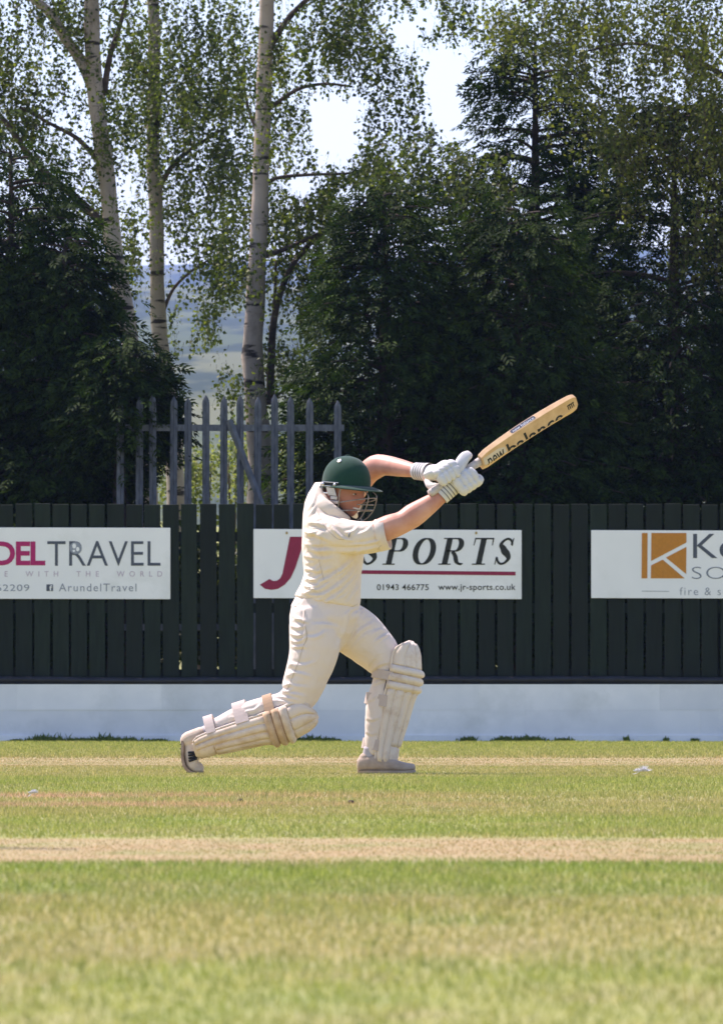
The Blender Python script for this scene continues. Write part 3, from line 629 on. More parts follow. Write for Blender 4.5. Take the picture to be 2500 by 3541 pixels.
# sunlit shrubs behind the palisade
for k, (px, py, rx, ry, d, n) in enumerate(((690, 1640, 70, 90, 90.5, 130), (820, 1610, 80, 120, 91.5, 170), (1030, 1600, 90, 110, 90.0, 170), (560, 1600, 80, 110, 92.0, 130))):
    c = U(px, py, d); o = empty('shrub', (c[0], d, 0)); tag(o, ['small sunlit shrub seen through the palisade left of its loose pale', 'yellow green shrub glowing behind the loose diagonal pale', 'sunlit shrub behind the palisade between birch trunk and batsman', 'sunlit shrub at the shaded left end of the palisade'][k], 'shrub', 'shrubs behind the palisade')
    st = blob(px, py-30, d, rx, ry, .4, n); L, tw = strands(st, .22, 7); V, T = leaves_mesh(L, .05, .2); q = link('foliage', tri_mesh(V, T), M['shrub_leaf'], o, smooth=False); q['kind'] = 'stuff'
    for j in range(4):
        e = c+np.array([random.uniform(-.2, .2), random.uniform(-.1, .1), random.uniform(.0, .3)]); V, F = tube([(c[0]+.02*j, d, 0), (c[0]*.5+e[0]*.5, d, e[2]*.5), e], [.02, .014, .005], 6, 8); build('stem', V, F, M['limb'], o)

# added bushes behind the boards: block the bright bank so the gaps look dark
for k, (px, d, lb) in enumerate(((560, 80.4, 'low foliage added to darken the board gaps left of the grey birch'), (720, 80.0, 'low foliage added to darken the board gaps between grey birch and white birch'), (860, 80.6, 'low foliage added to darken the board gaps at the foot of the white birch'), (1010, 80.2, 'low foliage added to darken the board gaps next to the batsman'), (1150, 80.4, 'low foliage added to darken the board gaps under the right end of the palisade'))):
    c = U(px, 1950, d); o = empty('filler_bush', (c[0], d, 0)); tag(o, lb, 'filler_bush', 'low foliage added to darken the board gaps')
    st = blob(px, 2060, d, 100, 300, .35, 330); L, tw = strands(st, .2, 7); V, T = leaves_mesh(L, .075, .2); q = link('foliage', tri_mesh(V, T), M['birch_leaf'], o, smooth=False); q['kind'] = 'stuff'
    V, F = tube([(c[0], d, 0), (c[0]+.03, d, .7), (c[0]-.02, d, 1.3)], [.02, .014, .005], 6, 8); build('stem', V, F, M['limb'], o)
# weeds along the foot of the wall
WEEDS = [(60, 18, 8, 'thin weed sprigs at the wall foot nearest the left edge'), (165, 50, 26, 'tall broad weed clump at the wall foot near the left edge'), (285, 44, 13, 'low weed fringe between the two tall clumps left of the rear shoe'), (365, 44, 24, 'second tall weed clump from the left edge at the wall foot'),
  (440, 38, 15, 'weed clump at the wall foot below the end of the left sign'), (540, 34, 9, 'short weed fringe just left of the rear shoe heel'), (1008, 36, 11, 'small weed sprigs right behind the rear knee pad'), (1080, 50, 20, 'weed clump at the wall foot between the two legs'), (1140, 30, 12, 'small weed tuft just right of the clump between the legs'),
  (1620, 24, 18, 'narrow weed tuft left of the white wall joint near centre right'), (1745, 36, 18, 'weed clump under the upright joints in the white wall'), (1830, 46, 22, 'dense weed clump at the wall foot below the end of the middle sign'), (1950, 22, 14, 'pointed weed tuft between middle and right signs at the wall foot'), (2165, 9, 18, 'lone thin weed at the wall foot left of the orange emblem'), (2300, 8, 16, 'lone thin weed at the wall foot under the orange emblem'), (2400, 10, 14, 'thin weed at the wall foot nearest the right edge')]
for k, (px, hw, hh, lb) in enumerate(WEEDS):
    x = WX(px); o = empty('weed_tuft', (x, DW-.03, 0)); tag(o, lb, 'weed', 'weeds along the foot of the wall')
    hh = hh*.5; n = 60+hw*7; bx_ = x+rng.normal(size=n)*hw*PXW*.55; h = np.abs(rng.normal(size=n))*hh*PXW*.75+.02; la = rng.uniform(0, 2*math.pi, n); le = h*rng.uniform(0, .8, n)
    b = np.stack([bx_, DW-.025-rng.uniform(0, .06, n), 0*bx_-.005], 1); wv = np.zeros((n, 3)); wv[:, 0] = rng.uniform(.0025, .008, n); t_ = b+np.stack([np.cos(la)*le, -np.abs(np.sin(la))*le*.3, h], 1); md = b*.5+t_*.5+np.array([0, 0, .15])*h[:, None]
    V = np.stack([b-wv, b+wv, md+wv, md-wv, t_], 1).reshape(-1, 3); i = np.arange(n)[:, None]*5
    build_ = link('leaves', tri_mesh(V, np.concatenate([i+np.array([0, 1, 2]), i+np.array([0, 2, 3]), i+np.array([3, 2, 4])])), M['weed'], o, smooth=False)
# ------------------------------------------------------------------ batsman
DB = 40.0
def Q(px, py, y=0.0): return U(px, py, DB+y)
PM = FPX/DB                             # 730 photo px per metre at the batsman
def mat_cloth(name, c, dirt, dscale=7.0, lo=.52, hi=.8, weave=260, wr=.10):
    m, t, p = nt(name); v = coords(t); f = noise(t, v, dscale, 6, .65); r = ramp(t, [(lo, c), (hi, dirt)]); t.links.new(f, r.inputs[0])
    t.links.new(r.outputs[0], p.inputs['Base Color']); p.inputs['Roughness'].default_value = .85; p.inputs['Specular IOR Level'].default_value = .15
    p.inputs['Sheen Weight'].default_value = .15
    w_ = noise(t, v, weave, 2); k1 = N(t, 'ShaderNodeTexNoise', Scale=13.0, Detail=3.0, Roughness=.5, Distortion=1.2); k1.noise_type = 'RIDGED_MULTIFRACTAL'; t.links.new(v, k1.inputs['Vector'])
    b1 = N(t, 'ShaderNodeBump', Strength=wr, Distance=.012); t.links.new(k1.outputs['Fac'], b1.inputs['Height']); b2 = N(t, 'ShaderNodeBump', Strength=.12, Distance=.002); t.links.new(w_, b2.inputs['Height']); t.links.new(b1.outputs[0], b2.inputs['Normal']); t.links.new(b2.outputs[0], p.inputs['Normal']); return m
M['shirt'] = mat_cloth('cream_shirt', (.80,.68,.545), (.73,.59,.45), 5, wr=.30)
M['trouser'] = mat_cloth('cream_trousers', (.78,.67,.575), (.70,.58,.47), 5, wr=.24)
M['pad'] = mat_cloth('white_pad', (.76,.66,.55), (.54,.39,.27), 13, .50, .78)
M['pad_dirty'] = mat_cloth('dusty_pad', (.66,.49,.33), (.44,.27,.14), 11, .42, .72)
M['pad_mid'] = mat_cloth('scuffed_pad', (.76,.63,.50), (.56,.40,.26), 11, .46, .74)
M['strap'] = mat_cloth('pad_strap', (.56,.47,.41), (.46,.37,.31), 20)
M['strap_tan'] = mat_cloth('tan_strap', (.42,.28,.17), (.36,.23,.13), 20)
M['navy'] = mat_flat('navy_lining', (.018,.018,.05), .9)
M['glove'] = mat_cloth('white_glove', (.68,.66,.62), (.58,.54,.47), 18)
M['glove_palm'] = mat_cloth('glove_palm', (.66,.60,.52), (.52,.43,.34), 18)
M['cuff_line'] = mat_flat('cuff_line', (.16,.16,.17), .9)
M['shoe'] = mat_cloth('dusty_shoe', (.50,.40,.31), (.32,.24,.18), 16, .35, .75)
M['shoe_white'] = mat_cloth('white_shoe', (.66,.56,.45), (.46,.33,.22), 16, .4, .8)
M['sole'] = mat_noise('shoe_sole', (.26,.18,.13), (.46,.34,.25), 30, .9)
M['black'] = mat_flat('black_trim', (.015,.016,.02), .6)
M['sock'] = mat_flat('grey_sock', (.50,.47,.50), .95)
M['helmet'] = mat_cloth('green_helmet_cloth', (.010,.048,.031), (.014,.058,.038), 40, .4, .7, 420, .02)
M['grille'] = mat_noise('grille_wire', (.22,.20,.18), (.33,.30,.27), 60, .4, metal=.7)
M['plate'] = mat_noise('ear_guard', (.42,.39,.36), (.55,.52,.49), 30, .35, metal=.5)
M['chrome'] = mat_noise('chrome', (.60,.60,.60), (.75,.75,.75), 30, .3, metal=.9)
M['tooth'] = mat_flat('teeth', (.75,.72,.66), .4); M['eye'] = mat_flat('eye_white', (.55,.52,.50), .3); M['iris'] = mat_flat('iris', (.03,.02,.015), .3)
M['brow'] = mat_flat('dark_brow', (.06,.032,.02), .9)
def mat_skin():
    m, t, p = nt('skin'); v = coords(t); f = noise(t, v, 9, 5, .6); r = ramp(t, [(.3, (.56,.24,.155)), (.7, (.74,.40,.28))]); t.links.new(f, r.inputs[0])
    tc = N(t, 'ShaderNodeTexCoord'); dn = N(t, 'ShaderNodeVectorMath', operation='DISTANCE'); t.links.new(tc.outputs['Object'], dn.inputs[0]); dn.inputs[1].default_value = tuple(Q(1205, 1735, .0)-Q(1200, 2675)*np.array([1, 1, 0]))
    mr = N(t, 'ShaderNodeMapRange'); mr.inputs[1].default_value = .16; mr.inputs[2].default_value = .09; t.links.new(dn.outputs['Value'], mr.inputs[0])
    sk = mixc(t, mr.outputs[0], r.outputs[0], (.46,.20,.135))          # ruddy, sunburnt face
    t.links.new(sk, p.inputs['Base Color']); p.inputs['Roughness'].default_value = .5; p.inputs['Specular IOR Level'].default_value = .4
    p.inputs['Subsurface Weight'].default_value = .15; p.inputs['Subsurface Radius'].default_value = (.012, .005, .003); p.inputs['Subsurface Scale'].default_value = 1.0
    f2 = noise(t, v, 180, 3); bump(t, f2, .08, .002, p); return m
M['skin'] = mat_skin()

man = empty('person', Q(1200, 2675)*np.array([1, 1, 0])); tag(man, 'batsman in cream cricket clothes, green helmet and white pads lunging forward through a drive', 'person')

def ring_x(py, x0, x1, dy, y=0.0, n=28, py2=None, sq=2.4):
    """horizontal torso ring between two photo columns; py2 tilts it (left row, right row)"""
    a = np.linspace(0, 2*math.pi, n, endpoint=False); c, s = np.cos(a), np.sin(a)
    k = (np.abs(c)**sq+np.abs(s)**sq)**(-1/sq); c, s = c*k, s*k; py2 = py if py2 is None else py2
    cx = (x0+x1)/2; hw = (x1-x0)/2
    return [Q(cx+hw*ci, (py+py2)/2+(py2-py)/2*ci, y+dy*si) for ci, si in zip(c, s)]
def T3(pts, rad, n=18, m=26, **k):      # tube through photo points (px,py,y) with radii in photo px
    return tube(np.array([Q(*p) for p in pts]), np.asarray(rad, float)/PM, n, m, dome=True, **k)
def project_folds(me, folds, facing=-.05, noise_amp=0.0, seed=3, side=None):
    V = vco(me); Nn = vno(me); x, y = to_px(V); off = np.zeros(len(V)); wgt = np.clip((-Nn[:, 1]-facing)*2.2, 0, 1)
    for pts, wd, amp in folds:
        P = np.array(pts, float)
        if len(P) > 2: P, _ = resample(P, np.ones(len(P)), 14)
        best = np.full(len(V), 1e9); sg = np.zeros(len(V)); tt = np.zeros(len(V)); n = len(P)-1
        for i in range(n):
            a, b = P[i], P[i+1]; d = b-a; L = np.dot(d, d); u = np.clip(((x-a[0])*d[0]+(y-a[1])*d[1])/L, 0, 1)
            dx, dy = x-a[0]-u*d[0], y-a[1]-u*d[1]; q = np.hypot(dx, dy); m = q < best
            best = np.where(m, q, best); sg = np.where(m, np.sign(d[0]*dy-d[1]*dx), sg); tt = np.where(m, (i+u)/n, tt)
        env = np.sin(np.pi*np.clip(tt*.92+.04, 0, 1))**.6; z = best*sg/wd
        off += amp*env*(np.exp(-z*z)-.75*np.exp(-((z-1.5)/1.1)**2))
    if noise_amp:
        off2 = noise_amp*(np.sin(V[:, 0]*31+V[:, 2]*47)*np.sin(V[:, 2]*38-V[:, 1]*29)+.6*np.sin(V[:, 0]*73-V[:, 2]*55+V[:, 1]*40)); off = off+off2
        wgt = np.where(np.abs(off-off2) > 1e-6, wgt, 1.0)
    set_co(me, V+Nn*(off*wgt)[:, None]); return me

# --- head frame (facing right, turned 30 degrees towards the camera)
YAW = R(35); HF = np.array([math.cos(YAW), -math.sin(YAW), 0]); HR = np.array([-math.sin(YAW), -math.cos(YAW), 0]); HU = np.array([0, 0, 1.0])
tl = R(-4); HF, HU = HF*math.cos(tl)+HU*math.sin(tl), HU*math.cos(tl)-HF*math.sin(tl)
HC = Q(1191, 1702, .02)                 # head centre at eye level
SC = Q(1197, 1672, .02)                 # helmet centre
def hp(f, r, u, c=None): return (HC if c is None else c)+HF*f+HR*r+HU*u
def head_geo():
    n, m = 56, 44; V = []
    for i in range(m+1):
        th = math.pi*i/m
        for j in range(n):
            ph = 2*math.pi*j/n; f, r, u = math.sin(th)*math.cos(ph), math.sin(th)*math.sin(ph), math.cos(th)
            F_, R_, U_ = f*.098, r*.078, u*.122
            jaw = max(0, -U_-.02)/.10
            R_ *= 1-.22*jaw; 
            if f > 0: F_ *= 1+.06*min(1, jaw)
            else: F_ *= 1+.08*(1-jaw)
            if f > .15:
                g = lambda a, b, sa, sb: math.exp(-((R_-a)/sa)**2-((U_-b)/sb)**2)
                F_ += .030*g(0, -.034, .012, .013)+.016*g(0, -.012, .010, .022)
                F_ += .008*g(.028, .016, .025, .010)+.008*g(-.028, .016, .025, .010)
                F_ -= .011*(g(.032, -.004, .015, .011)+g(-.032, -.004, .015, .011))
                F_ += .007*(g(.044, -.040, .018, .018)+g(-.044, -.040, .018, .018))
                F_ += .007*g(0, -.066, .026, .007)+.006*g(0, -.086, .020, .008)-.006*g(0, -.076, .028, .004)
                F_ += .013*g(0, -.106, .022, .014)
            V.append(hp(F_, R_, U_))
    F = [(i*n+j, i*n+(j+1) % n, (i+1)*n+(j+1) % n, (i+1)*n+j) for i in range(m) for j in range(n)]
    return V, F
def hand_geo(wrist, d, side, up, s=1.0, curl=1.3):
    """palm and five curled fingers; d finger direction, up back-of-hand normal"""
    d, side, up = [np.asarray(v, float)/np.linalg.norm(v) for v in (d, side, up)]; out = []
    out.append(tube([wrist-d*.01, wrist+d*.045*s, wrist+d*.085*s], [(.014, .026), (.015, .040), (.013, .040)], 12, 8, ref=up, dome=True))
    for k, (o, L) in enumerate(((-.030, .070), (-.010, .080), (.010, .076), (.030, .060))):
        b = wrist+d*.080*s+side*o; P = [b]; a = 0.25
        for q in range(3):
            P.append(P[-1]+(d*math.cos(a)-up*math.sin(a))*L/3*s); a += curl*.75
        out.append(tube(P, [.0095, .009, .0085, .0075], 8, 10, dome=True))
    b = wrist+d*.025*s-side*.030; t1 = d*.6-side*.5-up*.5; t1 /= np.linalg.norm(t1); t2 = d*.7+side*.15-up*.7; t2 /= np.linalg.norm(t2)
    out.append(tube([b, b+t1*.035, b+t1*.035+t2*.032], [.013, .011, .009], 8, 8, dome=True)); return out

# bat axis first: the hands close round its handle
BS = Q(1658, 1596, -.10); BT = Q(1984, 1386, .09); BA = (BT-BS)/np.linalg.norm(BT-BS); BLEN = float(np.linalg.norm(BT-BS))
HB = BS-BA*.02; HE = BS-BA*.30           # handle from the splice to its end
# --- body: one continuous skin (head, neck, trunk, arms, hands, legs)
body_parts = [head_geo(),
  T3([(1176, 1735, .03), (1160, 1775, .03), (1150, 1810, .02)], [42, 44, 52]),
  loft([ring_x(2200, 1050, 1170, .10), ring_x(2080, 1065, 1205, .12), ring_x(1980, 1085, 1215, .12), ring_x(1890, 1080, 1222, .13), ring_x(1825, 1095, 1200, .12)]),
  # near (right) arm
  T3([(1160, 1845, -.14), (1265, 1850, -.20), (1350, 1822, -.21), (1392, 1806, -.20), (1428, 1783, -.19), (1480, 1748, -.175), (1530, 1712, -.16), (1556, 1690, -.15)], [40, 40, 43, 39, 41.5, 34, 24.5, 22]),
  # far (left) arm, bent behind the helmet
  T3([(1190, 1775, .18), (1225, 1710, .24), (1268, 1640, .26), (1300, 1614, .22), (1330, 1609, .17), (1385, 1618, .08), (1442, 1629, -.02), (1470, 1634, -.07)], [38, 36, 40, 42, 36, 31, 22.5, 21]),
  # legs
  T3([(1080, 2150, -.09), (1065, 2260, -.10), (1045, 2350, -.10), (1022, 2425, -.10), (960, 2450, -.09), (860, 2485, -.07), (760, 2525, -.05), (690, 2552, -.03)], [56, 52, 46, 40, 34, 30, 22, 22]),
  T3([(1180, 2150, .07), (1250, 2205, .07), (1310, 2250, .06), (1348, 2300, .05), (1335, 2370, .04), (1318, 2450, .03), (1302, 2540, .02), (1294, 2612, .02), (1292, 2640, .02)], [58, 54, 46, 40, 34, 31, 24, 19, 19]),
  # feet
  T3([(1275, 2640, .02), (1330, 2652, .01), (1400, 2662, .0)], [24, 24, 14]),
  T3([(668, 2560, -.03), (660, 2610, -.03), (668, 2655, -.04), (690, 2664, -.04)], [24, 26, 20, 10])]
rw, lw = Q(1562, 1684, -.15), Q(1474, 1636, -.09)
body_parts += hand_geo(rw, Q(1622, 1640, -.14)-rw, BA, np.array([-.3, -.8, .5]), .9)
body_parts += hand_geo(lw, Q(1545, 1650, -.15)-lw, BA, np.array([-.2, -.5, .8]), .9)
body = link('body', remesh(body_parts, .0055, 2), M['skin'], man)
for r_ in (.031, -.031):
    V, F = tube([hp(.0765, r_, -.006), hp(.079, r_, -.006)], [(.011, .006), (.009, .005)], 10, ref=HR, dome=True); build('eye', V, F, M['eye'], body)
    V, F = tube([hp(.0855, r_, -.0055), hp(.0875, r_, -.0055)], [.0045, .003], 8, ref=HR, dome=True); build('iris', V, F, M['iris'], body)
    V, F = tube([hp(.088, r_*.45, .010), hp(.086, r_, .016), hp(.074, r_*1.55, .010)], [.0035, .004, .0025], 6, 8); build('eyebrow', V, F, M['brow'], body)
V, F = tube([hp(.0862-a*a*20, a, -.0755+abs(a)*.22) for a in np.linspace(-.026, .026, 9)], [(.0028, .002)]+[(.0042, .0042)]*7+[(.0028, .002)], 8, ref=HU); build('teeth', V, F, M['tooth'], body)
V, F = tube([hp(f, r, u) for f, r, u in ((-.03, .086, .0), (.005, .082, -.045), (.045, .066, -.092), (.072, .030, -.122), (.078, 0, -.127), (.072, -.03, -.122), (.045, -.066, -.092))], [(.003, .009)]*7, 8, 40, ref=HR); build('chin_strap', V, F, M['black'], man)
# hair at the nape under the shell
V, F = tube([hp(-.075, .055, .0), hp(-.085, .03, -.045), hp(-.085, 0, -.055), hp(-.085, -.03, -.045), hp(-.075, -.055, .0)], [(.02, .02)]*5, 8, 12, dome=True); build('hair', V, F, M['brow'], man)

# --- shirt
shirt_parts = [loft([ring_x(2062, 1018, 1240, .168, 0, py2=2104), ring_x(2052, 1022, 1246, .172, 0, py2=2090), ring_x(2020, 1040, 1248, .168, 0, py2=2040), ring_x(1985, 1051, 1249, .163), ring_x(1938, 1047, 1257, .170), ring_x(1890, 1043, 1262, .185), ring_x(1845, 1045, 1262, .20), ring_x(1808, 1046, 1236, .185, .015), ring_x(1775, 1048, 1168, .145, .045), ring_x(1740, 1052, 1155, .135, .065), ring_x(1705, 1066, 1134, .11, .09), ring_x(1668, 1090, 1124, .07, .10)]),
  tube(np.array([Q(1140, 1830, -.11), Q(1160, 1846, -.13), Q(1215, 1858, -.16), Q(1275, 1859, -.19), Q(1324, 1850, -.204)]), np.array([40, 58, 59, 56, 54])/PM, 22, 26),
  T3([(1160, 1785, .14), (1190, 1760, .19), (1212, 1725, .23)], [60, 56, 50], 20)]
CC = Q(1147, 1776, .03); n3 = np.array([.62, 0, .78])
shirt_parts.append(tube([CC-n3*.11, CC-n3*.05, CC-n3*.004], [(.135, .085), (.125, .095), (.112, .100)], 26, 8, ref=(0, 1, 0)))
sm = remesh(shirt_parts, .0058, 6)
F1 = [([(1262, 1908), (1215, 1985), (1130, 2050), (1060, 2086)], 9, .0075), ([(1258, 1935), (1225, 2000), (1160, 2062), (1110, 2092)], 8, .006), ([(1256, 1965), (1240, 2025), (1205, 2080)], 8, .006), ([(1255, 1890), (1200, 1955), (1120, 2010), (1070, 2032)], 9, .0065),
  ([(1330, 1885), (1265, 1898), (1200, 1905), (1120, 1900)], 9, .008), ([(1335, 1860), (1275, 1880), (1215, 1885)], 8, .006), ([(1190, 1862), (1160, 1835), (1130, 1790)], 8, .009), ([(1215, 1868), (1188, 1862), (1150, 1830)], 7, .007),
  ([(1140, 1905), (1090, 1900), (1055, 1880)], 9, .007), ([(1150, 1930), (1100, 1935), (1055, 1920)], 9, .006), ([(1060, 1965), (1100, 1975), (1150, 1965)], 8, .005), ([(1056, 1995), (1095, 2010), (1140, 2000)], 8, .005), ([(1050, 2025), (1095, 2040), (1130, 2030)], 7, .005), ([(1045, 2050), (1085, 2062), (1120, 2052)], 7, .005),
  ([(1070, 1760), (1085, 1735), (1092, 1705)], 7, .004), ([(1058, 1790), (1080, 1770), (1092, 1745)], 7, .004), ([(1054, 1815), (1090, 1810), (1130, 1822)], 8, .007), ([(1052, 1845), (1095, 1850), (1140, 1870)], 9, .007),
  ([(1300, 1812), (1312, 1845), (1300, 1885)], 7, .005), ([(1285, 1812), (1270, 1835), (1235, 1848)], 8, .005), ([(1240, 1812), (1225, 1835), (1190, 1845)], 8, .005), ([(1120, 1850), (1110, 1900), (1118, 1960)], 7, -.003), ([(1165, 1940), (1175, 2000), (1160, 2050)], 9, .004)]
rf = random.Random(4)
F1 = [(p, w_*.72, a*1.15) for p, w_, a in F1]
for i in range(30):
    y0_ = rf.uniform(1790, 2055); x0_ = 1050+rf.uniform(0, 14)+(max(0, 1760-y0_)*.35); L_ = rf.uniform(25, 70); a_ = rf.uniform(-.45, .35); F1.append(([(x0_, y0_), (x0_+L_*.5, y0_+L_*a_*.5+3), (x0_+L_, y0_+L_*a_)], rf.uniform(3.5, 5.5), rf.uniform(.003, .006)))
for i in range(16):
    x0_ = rf.uniform(1110, 1230); y0_ = rf.uniform(1920, 2070); L_ = rf.uniform(40, 90); F1.append(([(x0_, y0_), (x0_-L_*.4, y0_+L_*.38), (x0_-L_*.85, y0_+L_*.62)], rf.uniform(3.5, 6), rf.uniform(.002, .0045)))
project_folds(sm, F1, noise_amp=.0010)
shirt = link('shirt', sm, M['shirt'], man)
V, F = loft([[p for p in tube([Q(1308, 1852, -.200), Q(1340, 1845, -.208)], [r_/PM, r_/PM], 26, cap=False)[0]][26*k:26*k+26] for r_, k in ((57, 0), (55.5, 1), (51, 1), (51, 0))], cap=False); build('cuff', V, F, M['shirt'], shirt)
def rim(px, py, rx, ry, y=0, th=0): return None
# collar: a folded band round the neck, open at the throat
cl = []; e1 = np.array([.78, 0, -.62]); e2 = np.array([0, 1.0, 0]); n3 = np.array([.62, 0, .78])
for a in np.linspace(28, 332, 44):
    q = R(a); o = e1*math.cos(q)*.108+e2*math.sin(q)*.118
    cl.append([CC+o*.92+n3*.004, CC+o*.94+n3*.034, CC+o*1.0+n3*.040, CC+o*1.06+n3*.026, CC+o*1.13-n3*.014, CC+o*1.10-n3*.018, CC+o*1.06+n3*.006])
build('collar', *loft(cl), M['shirt'], shirt)
# maker's mark on the chest
V, F = tube([Q(1206, 1858, -.245), Q(1207, 1848, -.245), Q(1211, 1841, -.245)], [.003, .004, .002], 6); build('chest_mark', V, F, M['midgrey'], shirt)

# --- trousers
tr_parts = [loft([ring_x(2268, 1050, 1165, .08, -.01), ring_x(2240, 1018, 1185, .12, -.01), ring_x(2190, 1002, 1222, .155, -.01), ring_x(2130, 1001, 1246, .168, -.005), ring_x(2085, 1010, 1243, .163, 0, py2=2096), ring_x(2058, 1024, 1240, .156, 0, py2=2078)]),
  T3([(1085, 2155, -.075), (1090, 2210, -.085), (1082, 2270, -.09), (1062, 2330, -.095), (1046, 2375, -.095), (1024, 2418, -.10), (985, 2440, -.095), (930, 2452, -.09), (860, 2472, -.075), (790, 2500, -.06), (735, 2522, -.05)], [86, 90, 84, 76, 72, 62, 50, 46, 45, 38, 31], 22, 44),
  T3([(1175, 2150, .05), (1235, 2190, .065), (1285, 2235, .07), (1322, 2275, .065), (1345, 2318, .055), (1334, 2365, .05), (1318, 2420, .04), (1308, 2480, .03), (1300, 2540, .03), (1291, 2590, .025)], [86, 88, 80, 70, 58, 48, 50, 46, 39, 33], 22, 44)]
tm = remesh(tr_parts, .0058, 6)
F2 = [([(1215, 2112), (1205, 2170), (1180, 2230), (1172, 2262)], 9, -.010), ([(1235, 2120), (1222, 2175), (1190, 2240)], 8, .006), ([(1295, 2150), (1240, 2185), (1200, 2240)], 9, .006), ([(1310, 2175), (1265, 2195), (1215, 2245)], 8, .0045), ([(1258, 2110), (1240, 2150), (1228, 2200)], 8, .005),
  ([(1052, 2110), (1056, 2170), (1048, 2232)], 6, .006), ([(1008, 2165), (1030, 2172), (1056, 2165)], 7, .006), ([(1004, 2190), (1030, 2200), (1056, 2192)], 7, .007), ([(1008, 2215), (1030, 2222), (1052, 2214)], 7, .006), ([(1010, 2145), (1035, 2142), (1060, 2150)], 7, .005), ([(1015, 2240), (1040, 2234), (1060, 2240)], 7, .005),
  ([(1125, 2185), (1095, 2202), (1060, 2205)], 9, .006), ([(1170, 2170), (1135, 2160), (1080, 2160)], 9, .005), ([(1085, 2290), (1050, 2300), (1005, 2295)], 8, .005), ([(1075, 2340), (1040, 2330), (990, 2325)], 8, .005),
  ([(1060, 2375), (1020, 2372), (985, 2360)], 7, .005), ([(1050, 2405), (1005, 2398), (970, 2385)], 7, .006), ([(1030, 2420), (990, 2412), (955, 2405)], 6, .006), ([(1005, 2432), (970, 2424), (940, 2420)], 6, .005), ([(900, 2440), (880, 2455), (850, 2460)], 7, .005), ([(850, 2462), (825, 2480), (800, 2480)], 7, .005),
  ([(1285, 2322), (1310, 2300), (1345, 2290)], 7, .006), ([(1270, 2310), (1285, 2285), (1300, 2270)], 6, .004), ([(1295, 2345), (1315, 2338), (1340, 2340)], 6, .006), ([(1290, 2368), (1310, 2360), (1330, 2352)], 6, .005), ([(1270, 2425), (1285, 2420), (1310, 2400)], 6, .004), ([(1268, 2485), (1285, 2490), (1310, 2480)], 6, .004), ([(1266, 2530), (1285, 2540), (1305, 2530)], 6, .004)]
F2 = [(p, w_*.75, a*1.15) for p, w_, a in F2]
for i in range(13):
    y0_ = rf.uniform(2120, 2400); x0_ = np.interp(y0_, [2110, 2180, 2238, 2276, 2316, 2361, 2401], [1003, 1003, 1012, 996, 986, 977, 955])+rf.uniform(2, 10); L_ = rf.uniform(20, 65); a_ = rf.uniform(-.7, .7); F2.append(([(x0_, y0_), (x0_+L_*.5, y0_+L_*a_*.5+3), (x0_+L_, y0_+L_*a_)], rf.uniform(3.5, 5.5), rf.uniform(.0025, .005)))
for i in range(14):
    q_ = rf.uniform(0, 1); x0_, y0_ = 1245+q_*110, 2085+q_*125; L_ = rf.uniform(25, 60); F2.append(([(x0_, y0_), (x0_-L_*.5, y0_+L_*.25), (x0_-L_, y0_+L_*.6)], rf.uniform(3.5, 5.5), rf.uniform(.002, .0045)))
project_folds(tm, F2, noise_amp=.0009)
trs = link('trousers', tm, M['trouser'], man)
# gathered waistband
wb = []
for a in np.linspace(0, 2*math.pi, 72, endpoint=False):
    wb.append(a)
rings = []
for pyl, pyr, gx_ in ((2096, 2114, 1007), (2090, 2110, 1009), (2073, 2094, 1018), (2066, 2088, 1023)):
    ring = ring_x(pyl, gx_, 1238, .162, 0, 72, py2=pyr); c0 = np.mean(ring, 0)
    rings.append([c0+(p-c0)*(1+.012*math.sin(i*2.1)*(p[0] < c0[0])) for i, p in enumerate(ring)])
build('waistband', *loft(rings, cap=False), M['trouser'], trs)
# side seam and pocket edge
for nm, pts in (('pocket_edge', [(1052, 2150, -.172), (1060, 2185, -.178), (1058, 2212, -.180), (1048, 2232, -.178)]),):
    pass

# stitched seams and the pocket edge, laid on the cloth
from mathutils.bvhtree import BVHTree
M['seam'] = mat_flat('stitching', (.52,.44,.35), .9)
def seam(o, pts, name='seam', rad=.0014, m=26):
    V_ = vco(o.data)+np.array(origin_of(o.parent))+np.array(o.location); bt_ = BVHTree.FromPolygons([tuple(v) for v in V_], [tuple(p.vertices) for p in o.data.polygons]); P2, _ = resample(np.array(pts, float), np.ones(len(pts)), m); out = []
    c0 = Vector((0, 0, CH))
    for a, b in P2:
        d_ = Vector(U(a, b, 40.0))-c0; h = bt_.ray_cast(c0, d_.normalized())
        if h[0] is not None: out.append(np.array(h[0])+np.array([0, -.0004, 0]))
    if len(out) > 3: V, F = tube(out, np.full(len(out), rad), 6); build(name, V, F, M['seam'], o)
seam(trs, [(1054, 2110), (1052, 2150), (1060, 2185), (1060, 2212), (1050, 2232)], 'pocket_edge', .0018)
seam(trs, [(1048, 2236), (1034, 2285), (1016, 2330), (998, 2375), (985, 2396)])
seam(shirt, [(1103, 1936), (1110, 1965), (1120, 2006)]); seam(shirt, [(1318, 1800), (1330, 1835), (1320, 1880), (1305, 1900)]); seam(shirt, [(1095, 1760), (1120, 1815), (1165, 1862), (1190, 1866)])
seam(shirt, [(1026, 2062), (1060, 2082), (1150, 2094), (1215, 2098), (1238, 2088)], 'hem')

